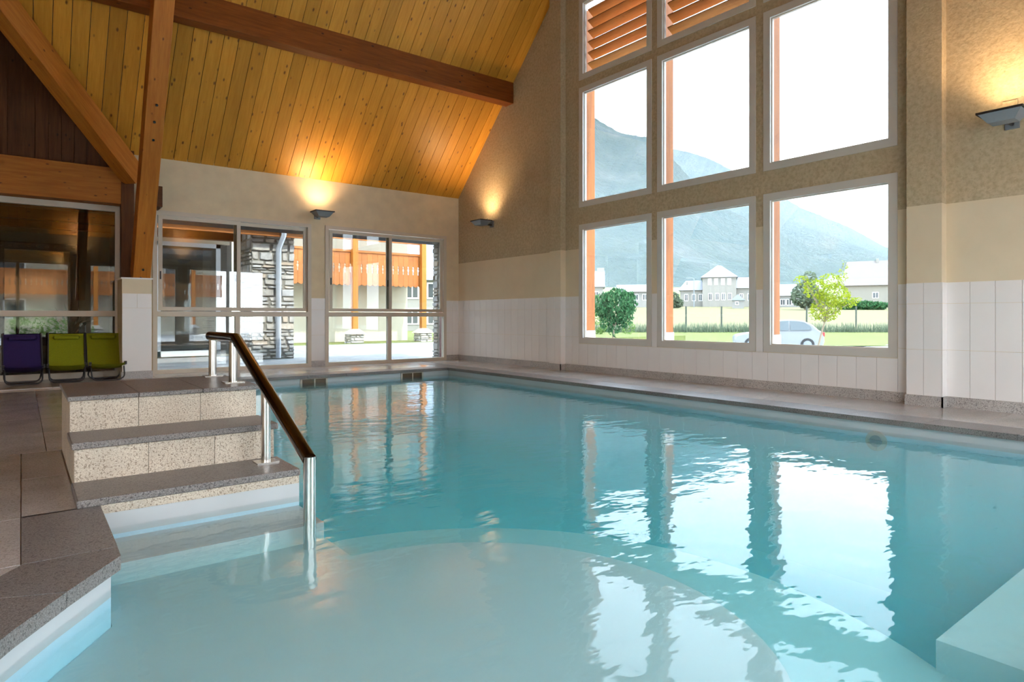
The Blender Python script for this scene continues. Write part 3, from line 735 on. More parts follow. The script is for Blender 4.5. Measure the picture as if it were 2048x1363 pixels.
def stonemat():
    m, nt, out = newmat('field_stone'); oi = N(nt, 'ObjectInfo'); v = coords(nt)
    c = ramp(nt, oi.outputs['Random'], [(0, (0.36, 0.34, 0.32)), (0.35, (0.50, 0.47, 0.43)), (0.7, (0.43, 0.43, 0.44)), (0.9, (0.50, 0.40, 0.31)), (1, (0.56, 0.53, 0.49))])
    n1 = noise(nt, v, 14, 5, 0.65); c = mixc(nt, 1.0, c, ramp(nt, n1, [(0.3, (0.72,)*3), (0.7, (1.15,)*3)]), 'MULTIPLY')
    finish(nt, out, c, 0.9, 0, bump(nt, n1, 0.5, 0.02), 0.2); return m
M['stone'] = stonemat()
def stones(parent, origin, ud, nd, wid, hei, rr, hmin=.05, hmax=.20):
    """a face of rubble: every stone its own mesh, proud of the mortar"""
    o = Vector(origin); u = Vector(ud); nn = Vector(nd); up = Vector((0, 0, 1)); z = 0.012
    while z < hei - .04:
        h_ = min(rr.choice([rr.uniform(hmin, hmin*1.6), rr.uniform(hmin*1.4, hmax)]), hei - z); x = 0.0
        while x < wid - .03:
            w_ = min(rr.uniform(.10, .42) * (0.7 + h_ / hmax * .6), wid - x)
            if wid - x - w_ < .07: w_ = wid - x
            g = .007; j = lambda k: rr.uniform(0, k)
            c = [(x + g + j(.03), z + g + j(.02)), (x + w_/2, z + g + j(.006)), (x + w_ - g - j(.018), z + g + j(.014)), (x + w_ - g - j(.02), z + h_ - g - j(.016)), (x + w_/2 + j(.03), z + h_ - g - j(.006)), (x + g + j(.02), z + h_ - g - j(.016))]
            dp = rr.uniform(.018, .045); cc = (x + w_/2, z + h_/2); mb = MB()
            for k, (a, b2) in enumerate(c): mb.v.append(tuple(o + u*a + up*b2 - nn*.01))
            for k, (a, b2) in enumerate(c):
                mb.v.append(tuple(o + u*(a + (cc[0]-a)*.10) + up*(b2 + (cc[1]-b2)*.14) + nn*(dp + rr.uniform(-.006, .006))))
            mb.f = [tuple(range(6, 12))] + [(i, (i+1) % 6, 6 + (i+1) % 6, 6 + i) for i in range(6)]
            mb.build('stone', M['stone'], parent); x += w_
        z += h_
def stone_pillar(x0, x1, y0, y1, h_, label, faces='fr', loc=None):
    t = empty('stone_pillar', (x0, y0, -.03)); w_, d_ = x1 - x0, y1 - y0
    MB().box((.02, .02, 0), (w_ - .02, d_ - .02, h_)).build('mortar_core', M['mortar'], t); rr = random.Random(int(x0 * 100))
    if 'f' in faces: stones(t, (0, .02, 0), (1, 0, 0), (0, -1, 0), w_, h_, rr)
    if 'r' in faces: stones(t, (w_ - .02, .03, 0), (0, 1, 0), (1, 0, 0), d_ - .04, h_, rr)
    if 'l' in faces: stones(t, (.02, .03, 0), (0, 1, 0), (-1, 0, 0), d_ - .04, h_, rr)
    return tag(t, label, 'pillar', 'rubble stone pillars')
stone_pillar(3.74, 4.64, 13.6, 14.5, 2.66, 'rubble stone pillar with a grey downpipe across the courtyard', 'fl')
stone_pillar(6.88, 7.25, 11.40, 11.65, 3.0, 'narrow rubble stone pillar just outside the corner window', 'fl')

# wing across the courtyard, left of the stone pillar
wg = empty('courtyard_wing', (0, 0, 0)); YW = 15.3
MB().box((-1, YW + .05, -.03), (3.74, YW + .25, .02)).build('sill_wall', M['cream'], wg); MB().box((-1, YW, 2.48), (3.74, YW + .25, 3.2)).build('wall', M['cream'], wg)
for x0, x1 in ((-.9, .55), (.62, 2.2), (2.27, 3.55)):
    g_ = MB()
    for a, c, z0, z1 in ((x0, x0 + .09, 0, 2.48), (x1 - .09, x1, 0, 2.48), (x0, x1, 2.39, 2.48), (x0, x1, 0, .12)): g_.box((a, YW, z0), (c, YW + .06, z1))
    o = g_.build('window', plain('wing_frame', (0.62, 0.66, 0.72), 0.5), wg)
    MB().box((x0 + .09, YW + .03, .12), (x1 - .09, YW + .036, 2.39)).build('pane', M['glass'], o)
    k = 0
    for i in range(14): MB().box((x0 + .1, YW + .12, .15 + i * .055), (x1 - .1, YW + .13, .19 + i * .055)).build('blind_slat', plain('blind', (0.20, 0.18, 0.17), 0.7), o)
MB().box((-1.2, YW + .3, -.02), (3.7, YW + 2.6, 0)).box((-1.2, YW + 2.5, 0), (3.7, YW + 2.6, 3)).box((3.7, YW + .06, 0), (3.8, YW + 2.6, 3)).box((-1.2, YW + .3, 2.9), (3.7, YW + 2.6, 3)).build('inner_room', plain('wing_inner', (0.13, 0.12, 0.11), 0.9), wg)
o = beam('lintel_beam', (-1.2, 14.4, 2.62), (3.74, 14.4, 2.62), .2, .30, M['beam'], wg)
beam('fascia_board', (-1.2, 13.42, 2.60), (4.78, 13.42, 2.60), .05, .16, M['orangewood'], wg)
rp = MB().prism([(13.38, 2.68), (13.38, 2.72), (16.2, 5.0), (16.2, 4.94)], -1.2, 4.85, 'x').build('roof', plain('wing_slate', (0.17, 0.18, 0.20), 0.7), wg)
sof = MB().prism([(13.45, 2.63), (14.6, 3.4), (14.6, 3.44), (13.45, 2.67)], -1.2, 4.78, 'x').build('soffit', M['beam'], wg)
zinc = plain('zinc', (0.50, 0.54, 0.62), 0.45, 0.4)
gt = MB()
for i in range(12):
    a0 = math.pi + math.pi * i / 12; a1 = math.pi + math.pi * (i + 1) / 12
    gt.quad(*[(xx, 13.32 + .07*math.cos(a), 2.75 + .07*math.sin(a)) for xx, a in ((-1.2, a0), (4.88, a0), (4.88, a1), (-1.2, a1))])
gt.box((-1.2, 13.385, 2.68), (4.88, 13.395, 2.80)).build('gutter', zinc, wg)
dx = on_y(557, 600, 13.5).x
MB().tube([(dx + .06, 13.32, 2.70), (dx + .06, 13.34, 2.55), (dx, 13.49, 2.28), (dx, 13.50, 0.0)], .052, 14).build('downpipe', zinc, wg, True)
for z in (1.55, .4): MB().tube([(dx, 13.5, z), (dx, 13.5, z + .05)], .06, 14).build('pipe_collar', zinc, wg, True)
tag(wg, 'low wing across the courtyard with wide glazing, timber eave and gutter', 'building')
# reddish trim beside the corner pillar
o = MB().box((6.72, 11.0, -.03), (6.82, 11.1, 2.9)).build('red_post', plain('red_brown', (0.16, 0.05, 0.045), 0.6)); tag(o, 'slim red brown post just outside the corner window', 'post')

# chalet with a carved balcony
def balcony_board(w_, h_, kind):
    n_ = .045; m_ = h_ * .5
    L_ = [(0, 0), (w_ * .5, -.05), (w_, 0)]
    R_ = [(w_, m_ - .17), (w_ - n_ * .6, m_ - .12), (w_ - n_ * .3, m_ - .06), (w_ - n_, m_ + .03), (w_ - n_ * .2, m_ + .07), (w_ - n_ * .7, m_ + .12), (w_, m_ + .17), (w_, h_)]
    Q_ = [(w_ - x_, z_) for x_, z_ in R_[::-1]]
    return MB().prism(L_ + R_ + Q_, 0, .03, 'y').mesh('balcony_board', M['orangewood'])
def chalet(name, loc, rz, width, posts, label, upper=True):
    t = empty(name, loc, rz); H = 5.9
    MB().box((0, 1.3, 0), (width, 6.5, H)).build('wall', M['cream'], t)
    bz, bh = 2.12, 1.12; w_ = .205; me_ = balcony_board(w_ - .006, bh, 0); n_ = int(width / w_)
    for i in range(n_): link('balcony_board', me_, t, (i * w_ + .003, -.02, bz))
    MB().box((0, .02, bz + .05), (width, 1.3, bz + .17)).build('balcony_floor', M['orangewood'], t)
    for z in (bz + .1, bz + bh - .02): MB().box((0, .012, z), (width, .06, z + .1)).build('balcony_rail', M['orangewood'], t)
    MB().box((0, -.06, bz + bh), (width, .09, bz + bh + .05)).build('handrail_cap', M['orangewood'], t)
    beam('upper_rail', (0, 0, 3.72), (width, 0, 3.72), .08, .10, M['orangewood'], t)
    for p_ in posts:
        q = beam('post', (p_, -.13, .55), (p_, -.13, 6.2), .19, .19, M['beamlight'], t, zd=(0, -1, 0))
        b2 = MB(); 
        base = empty('post_base', (p_, -.13, 0)); base.parent = t
        MB().box((-.24, -.24, 0), (.24, .24, .38)).build('mortar_core', M['mortar'], base)
        rr = random.Random(int(p_ * 50))
        stones(base, (-.26, -.24, 0), (1, 0, 0), (0, -1, 0), .52, .40, rr, .06, .14)
        stones(base, (-.24, -.22, 0), (0, 1, 0), (-1, 0, 0), .46, .40, rr, .06, .14)
        n0 = frustum(MB(), .32, .32, .12, .12, .39, .56, 0); n0.f.append((4, 5, 6, 7)); n0.build('cap_stone', M['stone'], base, fix=False)
    for (x0, x1, z0, z1) in ([(width * .10, width * .10 + 1.1, 2.35, 4.4), (width * .55, width * .55 + 1.3, 2.35, 4.4), (width * .55, width * .55 + .9, .9, 1.9)] if upper else []):
        f_ = MB()
        for a, c, q0, q1 in ((x0, x0 + .07, z0, z1), (x1 - .07, x1, z0, z1), (x0, x1, z1 - .07, z1), (x0, x1, z0, z0 + .07)): f_.box((a, 1.24, q0), (c, 1.32, q1))
        o_ = f_.build('window', M['white'], t); MB().box((x0 + .07, 1.27, z0 + .07), (x1 - .07, 1.29, z1 - .07)).build('pane', M['darkglass'], o_)
    MB().prism([(-.9, 5.7), (-.9, 5.85), (3.5, 8.2), (7.4, 5.85), (7.4, 5.7), (3.5, 8.05)], -.6, width + .6, 'x').build('roof', plain('chalet_slate', (0.13, 0.13, 0.14), 0.8), t)
    return tag(t, label, 'chalet')
p1 = on_y(709, 690, 20.8); p2 = on_y(846, 690, 20.8)
xa = on_y(560, 500, 20.8).x
chalet('chalet', (xa, 20.93, -.12), 0, p2.x - xa + .12, (p1.x - xa, p2.x - xa), 'cream chalet with an orange carved balcony across the courtyard', False)
# far white house right of the chalet
def window_on(parent, c, w_, h_, mat=None, fm=None, dy=0.0):
    x_, y_, z_ = c; f_ = MB(); e_ = .09
    for a, b2, q0, q1 in ((-w_/2 - e_, -w_/2, -h_/2 - e_, h_/2 + e_), (w_/2, w_/2 + e_, -h_/2 - e_, h_/2 + e_), (-w_/2, w_/2, h_/2, h_/2 + e_), (-w_/2, w_/2, -h_/2 - e_, -h_/2)):
        f_.box((x_ + a, y_ - .05, z_ + q0), (x_ + b2, y_ + .02, z_ + q1))
    f_.box((x_ - .03, y_ - .04, z_ - h_/2), (x_ + .03, y_, z_ + h_/2))
    o_ = f_.build('window', fm or M['white'], parent); MB().box((x_ - w_/2, y_ - .02, z_ - h_/2), (x_ + w_/2, y_ - .005, z_ + h_/2)).build('pane', mat or M['darkglass'], o_)
def facing(u):
    r = (u - CX) / F; vx, vy = FW[0] + RT[0]*r, FW[1] + RT[1]*r; return math.atan2(-vx, vy)
def at(u, v, d): return px(u, v, d)
def block(parent, x0, x1, y0, y1, h_, wall): MB().box((x0, y0, -3), (x1, y1, h_)).build('wall', wall, parent)
def gable_roof(parent, x0, x1, y0, y1, h_, rh, mat, along='x', ov=.35, hip=0.0):
    ym = (y0 + y1) / 2; xm = (x0 + x1) / 2; mb = MB()
    if along == 'x':
        a, b2 = x0 - ov + hip, x1 + ov - hip
        V = [(x0 - ov, y0 - ov, h_ - .1), (x1 + ov, y0 - ov, h_ - .1), (x1 + ov, y1 + ov, h_ - .1), (x0 - ov, y1 + ov, h_ - .1), (a, ym, h_ + rh), (b2, ym, h_ + rh)]
        mb.v = V; mb.f = [(0, 1, 5, 4), (2, 3, 4, 5), (0, 4, 3), (1, 2, 5), (3, 2, 1, 0)]
    else:
        a, b2 = y0 - ov + hip, y1 + ov - hip
        V = [(x0 - ov, y0 - ov, h_ - .1), (x1 + ov, y0 - ov, h_ - .1), (x1 + ov, y1 + ov, h_ - .1), (x0 - ov, y1 + ov, h_ - .1), (xm, a, h_ + rh), (xm, b2, h_ + rh)]
        mb.v = V; mb.f = [(0, 4, 5, 3), (1, 2, 5, 4), (0, 1, 4), (2, 3, 5), (3, 2, 1, 0)]
    return mb.build('roof', mat, parent)
M['roofpale'] = plain('pale_slate', (0.23, 0.23, 0.245), 0.55); M['rooftan'] = plain('tan_roof', (0.17, 0.145, 0.13), 0.75)
M['facade'] = plain('grey_facade', (0.24, 0.225, 0.20), 0.9); M['facade2'] = plain('ochre_facade', (0.26, 0.235, 0.195), 0.9); M['facade3'] = plain('white_facade', (0.24, 0.23, 0.215), 0.9)
h1 = empty('white_house', (*at(852, 690, 42).xy, -.3), facing(852)); k = 42 / F
block(h1, -3.0, 1.2, 0, 5, (690 - 578) * k, M['facade3']); gable_roof(h1, -3.0, 1.2, 0, 5, (690 - 578) * k, 2.6, plain('blue_slate', (0.26, 0.29, 0.36), 0.6))
for z in (1.2, 2.9): window_on(h1, (-.9, 0, z), .7, .9); window_on(h1, (.5, 0, z), .7, .9)
tag(h1, 'white house with a grey roof seen beside the chalet balcony', 'house')

# small glazed reception room behind the left window
olive = plain('olive_paint', (0.30, 0.27, 0.20), 0.9)
struct(MB().box((-4.6, YB + .12, -.3), (1.42, 14.6, -.015)).build('floor_reception', M['deck']), 'stone floor of the dim reception room', 'floor')
struct(MB().box((-4.6, 14.5, -.02), (1.42, 14.6, 2.95)).build('wall_reception', olive), 'olive wall of the reception room seen through the left window', 'wall')
struct(MB().box((-4.6, YB + .2, -.015), (-4.5, 14.5, 2.95)).build('wall_reception_left', olive), 'far side wall of the reception room', 'wall')
struct(MB().box((1.36, YB + .16, -.015), (1.44, 14.5, 2.95)).build('wall_reception_right', olive), 'near side wall of the reception room', 'wall')
struct(MB().box((-4.6, YB + .13, 2.95), (1.44, 14.6, 3.0)).build('ceiling_reception', M['darkboard']), 'dark board ceiling of the reception room', 'ceiling')
for i, y in enumerate((11.9, 13.4)): struct(beam('trim_%d' % (13 + i), (-4.5, y, 2.7), (1.36, y, 2.7), .2, .42, M['beam']), ('front', 'rear')[i] + ' stained beam of the reception room', 'beam')
mk = empty('wall_mirror', (on_y(76, 560, 14.48).x, 14.5, 0.35))
fr_ = MB()
for a, c, z0, z1 in ((-.62, -.48, 0, 1.85), (.48, .62, 0, 1.85), (-.62, .62, 1.72, 1.86), (-.62, .62, -.02, .12)): fr_.box((a, -.07, z0), (c, 0, z1))
fr_.build('frame', M['black'], mk, bevel=.02)
MB().box((-.48, -.03, .12), (.48, -.02, 1.72)).build('mirror_glass', plain('mirror', (0.55, 0.53, 0.45), 0.05, 1.0), mk)
for i in range(9): 
    for z in (1.79,): MB().lathe([(.001, 0), (.03, .01), (.03, .03), (.001, .04)], (-.52 + i * .13, -.09, z - .02), 8).build('rosette', M['black'], mk, True)
tag(mk, 'mirror in a black carved frame on the reception wall', 'mirror')

def leaf_cloud(mb, blobs, n_, size, rr, droop=0.0):
    tot = sum(b2[3] * b2[4] * b2[5] for b2 in blobs)
    for (cx_, cy_, cz_, rx, ry, rz_) in blobs:
        for _ in range(max(6, int(n_ * rx * ry * rz_ / tot))):
            while True:
                p = Vector((rr.uniform(-1, 1), rr.uniform(-1, 1), rr.uniform(-1, 1)))
                if 0.25 < p.length < 1: break
            p = p.normalized() * (p.length ** 0.45)
            c = Vector((cx_ + p.x*rx, cy_ + p.y*ry, cz_ + p.z*rz_)); a = Vector((rr.uniform(-1, 1), rr.uniform(-1, 1), rr.uniform(-1, .6) - droop)).normalized()
            b_ = a.cross(Vector((rr.uniform(-1, 1), rr.uniform(-1, 1), rr.uniform(-1, 1)))).normalized(); s_ = size * rr.uniform(.6, 1.3)
            mb.quad(c - a*s_, c + b_*s_*.45, c + a*s_, c - b_*s_*.45)
    return mb
def tree(name, base, trunk, blobs, n_, size, leaf, label, cat='tree', rtrunk=.05, branches=6, droop=0.0, seed=1):
    """blobs in metres relative to the base"""
    rr = random.Random(seed); t = empty(name, base)
    if trunk:
        MB().tube([(x_, y_, z_) for x_, y_, z_ in trunk], rtrunk, 8, rad=[rtrunk * (1 - .5*i/len(trunk)) for i in range(len(trunk))]).build('trunk', M['bark'], t, True)
        top = Vector(trunk[-1])
        for i in range(branches):
            bl = blobs[i % len(blobs)]; e_ = Vector(bl[:3]) + Vector((rr.uniform(-.5, .5) * bl[3], rr.uniform(-.5, .5) * bl[4], rr.uniform(-.2, .5) * bl[5]))
            st_ = top.lerp(Vector(trunk[-2]), rr.uniform(0, .5)); md = st_.lerp(e_, .5) + Vector((0, 0, .06))
            MB().tube([st_, md, e_], .02, 6, rad=[rtrunk*.5, rtrunk*.35, rtrunk*.15]).build('branch', M['bark'], t, True)
    leaf_cloud(MB(), blobs, n_, size, rr, droop).build('foliage', leaf, t, fix=False)
    return tag(t, label, cat)
# potted palm inside the reception
pt = empty('potted_plant', (*on_y(140, 650, 12.4).xy, -.015))
MB().lathe([(.13, 0), (.17, .28), (.18, .30), (.15, .30), (.14, .27)], seg=18).build('pot', M['lampgrey'], pt, True)
rr = random.Random(4); fl = MB()
for i in range(26):
    a = rr.uniform(0, 6.28); l_ = rr.uniform(.45, .75); e_ = rr.uniform(.3, 1.2); pts = [Vector((0, 0, .3 + .25)), Vector((math.cos(a)*l_*.45*math.cos(e_), math.sin(a)*l_*.45*math.cos(e_), .6 + l_*.5*math.sin(e_))), Vector((math.cos(a)*l_*math.cos(e_), math.sin(a)*l_*math.cos(e_), .6 + l_*.75*math.sin(e_)))]
    sd = Vector((-math.sin(a), math.cos(a), 0)) * .018
    fl.quad(pts[0] - sd, pts[0] + sd, pts[1] + sd, pts[1] - sd); fl.quad(pts[1] - sd, pts[1] + sd, pts[2])
fl.build('foliage', M['leafdark'], pt, fix=False); MB().tube([(0, 0, .27), (0, 0, .58)], .02, 8).build('stem', M['bark'], pt)
tag(pt, 'potted palm standing in the dim reception room', 'plant')

# ================================================================== outside the gable windows
def zt(d):
    P = [(0, -.6), (31, -.72), (36, -.70), (46, -.16), (120, 2.93), (200, 6.5), (500, 24), (900, 60)]
    for (a, z0), (b2, z1) in zip(P, P[1:]):
        if d <= b2: return z0 + (z1 - z0) * (d - a) / (b2 - a)
    return P[-1][1]
def terrain(name, d0, d1, nd, mat, label, u0=900, u1=2600, rough=0.0, lift=0.0):
    mb = MB(); nu = 24; rr = random.Random(3)
    for i in range(nd + 1):
        d = d0 + (d1 - d0) * (i / nd) ** 1.3
        for j in range(nu + 1):
            p = px(u0 + (u1 - u0) * j / nu, 0, d); mb.v.append((p.x, p.y, zt(d) + lift + rr.uniform(-rough, rough)))
    for i in range(nd):
        for j in range(nu): a = i*(nu+1) + j; mb.f.append((a, a+1, a+nu+2, a+nu+1))
    return struct(mb.build(name, mat, smooth=True, fix=False), label, 'ground')
dm = MB(); gx = [7.1, 9, 12, 16, 20, 25, 30, 36, 43, 50]; gy = [-40 + 4 * i for i in range(22)]
for x_ in gx:
    for y_ in gy: dm.v.append((x_, y_, zt(max(0, fdepth(x_, y_))) - (.0 if fdepth(x_, y_) < 33 else .06)))
for i in range(len(gx) - 1):
    for j in range(len(gy) - 1):
        a = i * len(gy) + j; dm.f.append((a, a + len(gy), a + len(gy) + 1, a + 1))
struct(dm.build('ground_drive', M['paving'], smooth=True, fix=False), 'pale drive running past the gable windows', 'ground')
terrain('ground_lawn', 34.5, 47, 6, M['lawn'], 'mown lawn between the drive and the fence', 1000, 2500)
terrain('ground_field', 46.5, 128, 14, M['field'], 'hay field beyond the wire fence', 1000, 2400, .03, .03)
terrain('ground_valley', 127, 900, 10, M['lawn'], 'valley floor behind the houses', 800, 2400)

# posts standing outside the gable
for y, lab in ((7.30, 'nearest the window wall'), (5.759, 'between the first two window columns'), (4.1735, 'between the last two window columns'), (2.62, 'nearest the right pilaster')):
    t = empty('gable_post', (7.16, y, -.6))
    o = beam('shaft', (0, 0, 1.24), (0, 0, 9.0 if 4 < y < 6 else 6.3), .19, .17, M['orangewood'], t, zd=(0, -1, 0))
    MB().box((-.09, -.1, 0), (.09, .1, 1.24)).build('plinth', M['white'], t)
    tag(t, 'orange timber post on a white plinth outside the gable, ' + lab, 'post', 'gable posts')

# fence posts and wires
for i, u in enumerate((1184, 1300, 1372, 1443, 1613, 1712, 1802)):
    p = px(u, 640, 46); z = zt(46)
    o = MB().tube([(0, 0, 0), (R.uniform(-.05, .05), 0, 1.9)], .06, 8).build('fence_post', plain('fence_dark', (0.06, 0.07, 0.055), 0.8), loc=(p.x, p.y, z - .1))
    tag(o, ('dark fence post hidden behind the round dark tree', 'dark fence post right of the round dark tree', 'dark fence post left in the middle gable window', 'dark fence post right in the middle gable window', 'dark fence post left of the yellow green sapling', 'dark fence post right of the yellow green sapling', 'dark fence post at the edge of the gable window')[i], 'fence post', 'wire fence posts')
# rough grass along the fence
rr = random.Random(11); gm = MB()
for i in range(5200):
    u = rr.uniform(1150, 1900); d = 44.8 + abs(rr.gauss(0, 1.0)); p = px(u, 640, d); z = zt(d); h_ = rr.uniform(.25, .75); a = rr.uniform(0, 6.28); w_ = .025
    dx_, dy_ = math.cos(a) * w_, math.sin(a) * w_; lx, ly = rr.uniform(-.15, .15), rr.uniform(-.15, .15)
    gm.quad((p.x - dx_, p.y - dy_, z - .03), (p.x + dx_, p.y + dy_, z - .03), (p.x + lx, p.y + ly, z + h_))
tag(gm.build('tall_grass', M['leafgrey'], fix=False), 'tall uncut grass along the foot of the wire fence', 'grass', kind='stuff')

# trees
def blob(u, v, d, base, ru, rv): 
    p = px(u, v, d) - base; k = d / F; return (p.x, p.y, p.z, ru*k, ru*k, rv*k)
def ground_at(u, d): p = px(u, 0, d); return Vector((p.x, p.y, zt(d)))
b0 = ground_at(1226, 27)
tree('ball_tree', b0, [(0, 0, -.1), (.02, 0, .8), (0, 0, 1.4)], [blob(1234, 612, 27, b0, 34, 36), blob(1206, 610, 27, b0, 20, 26), blob(1258, 606, 27, b0, 17, 24), blob(1250, 628, 27, b0, 18, 26), blob(1215, 640, 27, b0, 16, 24), blob(1228, 655, 27, b0, 12, 20)], 2600, .085, M['leafdark'], 'dense dark green weeping ball tree outside the gable', rtrunk=.06, droop=.9, seed=2)
b0 = ground_at(1196, 34)
tree('shrub', b0, None, [blob(1195, 640, 34, b0, 22, 30), blob(1190, 610, 34, b0, 14, 22), blob(1256, 655, 34, b0, 14, 16)], 1300, .07, M['leafmid'], 'pale green shrub behind the dark ball tree', 'shrub', seed=3)
b0 = ground_at(1634, 24); k = 24 / F
def tp(u, v): p = px(u, v, 24) - b0; return (p.x, p.y, p.z)
tree('sapling', b0, [(0, 0, -.05), tp(1637, 690), tp(1646, 655), tp(1652, 636)],
     [blob(1652, 615, 24, b0, 28, 28), blob(1668, 590, 24, b0, 30, 24), blob(1630, 577, 24, b0, 24, 20), blob(1604, 560, 24, b0, 16, 10), blob(1690, 603, 24, b0, 22, 14), blob(1712, 600, 24, b0, 12, 6), blob(1684, 555, 24, b0, 10, 18), blob(1688, 530, 24, b0, 7, 10), blob(1660, 562, 24, b0, 22, 16), blob(1632, 625, 24, b0, 14, 16)],
     2600, .052, M['leafbright'], 'yellow green sapling behind the parked car', rtrunk=.045, branches=14, seed=5)
b0 = ground_at(1612, 96)
tree('background_tree', b0, [(0, 0, -.2), (0, 0, 2.2)], [blob(1612, 590, 96, b0, 28, 26), blob(1618, 556, 96, b0, 14, 16), blob(1635, 600, 96, b0, 20, 18)], 1400, .32, M['leafgrey'], 'grey green tree in front of the far houses', rtrunk=.25, seed=6)
b0 = ground_at(1725, 97)
tree('hedge', b0, None, [blob(u, 611, 97, b0, 13, 9) for u in range(1690, 1765, 10)], 1200, .3, M['leafdark'], 'dark hedge in front of the tan roofed house', 'hedge', seed=7)
b0 = ground_at(1350, 104)
tree('garden_bush', b0, None, [blob(1350, 600, 104, b0, 9, 16), blob(1358, 606, 104, b0, 8, 9)], 500, .28, M['leafgrey'], 'bush at the left end of the grey villa', 'shrub', seed=8)

# villa in the middle window
D = 115; k = D / F; o0 = px(1430, 612, D); hv = empty('villa', o0, facing(1430))
def lx(u): return (u - 1430) * k
def lz(v): return (612 - v) * k
block(hv, lx(1362), lx(1410), 1.0, 9, lz(578), M['facade']); gable_roof(hv, lx(1362), lx(1412), 1.0, 9, lz(578), lz(557) - lz(578), M['roofpale'], 'x', hip=1.2)
block(hv, lx(1406), lx(1470), 0, 9, lz(553), M['facade']); gable_roof(hv, lx(1406), lx(1470), 0, 9, lz(553), lz(527) - lz(553), M['roofpale'], 'x', hip=2.9)
block(hv, lx(1470), lx(1530), 1.0, 9, lz(575), M['facade']); gable_roof(hv, lx(1468), lx(1530), 1.0, 9, lz(575), lz(552) - lz(575), M['roofpale'], 'x', hip=1.0)
for u in (1420, 1432, 1445, 1457): window_on(hv, (lx(u), 0, lz(563)), .45, 1.0, M['white'])
for u in (1421, 1434, 1446, 1458): window_on(hv, (lx(u), 0, lz(593)), .5, 1.1)
for u in (1374, 1389, 1402): window_on(hv, (lx(u), 1.0, lz(594)), .5, 1.1)
for u in (1480, 1495): window_on(hv, (lx(u), 1.0, lz(594)), .5, 1.1)
MB().box((lx(1373), 3, lz(575)), (lx(1376), 3.5, lz(560))).build('chimney', M['facade'], hv)
tag(hv, 'grey villa with a tall hipped centre block across the field', 'house')
gh = empty('garden_house', px(1476, 613, 104), facing(1476)); k2 = 104 / F
block(gh, -11*k2, 11*k2, 0, 3, 14*k2, M['facade3']); gable_roof(gh, -11*k2, 11*k2, 0, 3, 14*k2, 11*k2, plain('blue_grey_roof', (0.24, 0.27, 0.31), 0.6), 'y', .2)
window_on(gh, (-2*k2, 0, 7*k2), .35, .4); tag(gh, 'small white garden house in front of the villa', 'house')
# tan roofed house in the right window
D = 108; k = D / F; hr2 = empty('farmhouse', px(1750, 606, D), facing(1750))
def lx(u): return (u - 1750) * k
block(hr2, lx(1694), lx(1880), 0, 9, 37*k, M['facade2']); gable_roof(hr2, lx(1694), lx(1880), 0, 9, 37*k, 52*k, M['rooftan'], 'x', .5, hip=0.9)
for u in (1751, 1779, 1810): window_on(hr2, (lx(u), 0, 16*k), 9*k, 10*k)
MB().box((lx(1752), 4, 84*k), (lx(1757), 4.5, 93*k)).build('chimney', M['facade'], hr2)
tag(hr2, 'long house with a big tan roof right of the sapling', 'house')
D = 112; k = D / F
for (u, w_, v0, ve, vr, mat, lab) in ((1578, 46, 618, 590, 566, M['roofpale'], 'pale roofed house behind the street lamp'), (1272, 70, 606, 582, 567, M['roofpale'], 'long low house right of the round dark tree')):
    t = empty('far_house', px(u, v0, D), facing(u)); w2 = w_ / 2 * k
    block(t, -w2, w2, 0, 7, (v0 - ve)*k, M['facade3']); gable_roof(t, -w2, w2, 0, 7, (v0 - ve)*k, (ve - vr)*k, mat, 'x', .4)
    for q in (-.5, 0, .5): window_on(t, (q * w2, 0, (v0 - ve)*k*.5), .7, .9)
    tag(t, lab, 'house')
D = 92; k = D / F; t = empty('steep_house', px(1192, 612, D), facing(1192))
block(t, -24*k, 14*k, 0, 7, 40*k, M['facade']); gable_roof(t, -24*k, 14*k, 0, 7, 40*k, 34*k, plain('grey_slate', (0.22, 0.24, 0.27), 0.6), 'x', .3)
MB().box((2*k, 3.2, 60*k), (17*k, 4.2, 80*k)).build('chimney', M['facade'], t)
for q in (-14, 0): window_on(t, (q*k, 0, 22*k), .6, .9)
tag(t, 'steep roofed grey house with a chimney above the round dark tree', 'house')
# street lamps
for u, v0, v1, d, lab in ((1557, 618, 510, 92, 'tall street lamp left of the sapling'), (1388, 614, 556, 100, 'street lamp in front of the villa')):
    b0 = px(u, v0, d); h_ = (v0 - v1) * d / F; t = empty('street_lamp', b0, facing(u))
    MB().tube([(0, 0, 0), (0, 0, h_)], .07, 8).build('pole', M['lampgrey'], t, True)
    MB().tube([(0, 0, h_ - .05), (-.3, 0, h_ + .05), (-.9, 0, h_ + .02)], .05, 8).build('arm', M['lampgrey'], t, True); MB().box((-1.2, -.12, h_ - .04), (-.7, .12, h_ + .08)).build('lamp_head', M['lampgrey'], t, bevel=.03)
    tag(t, lab, 'street lamp')

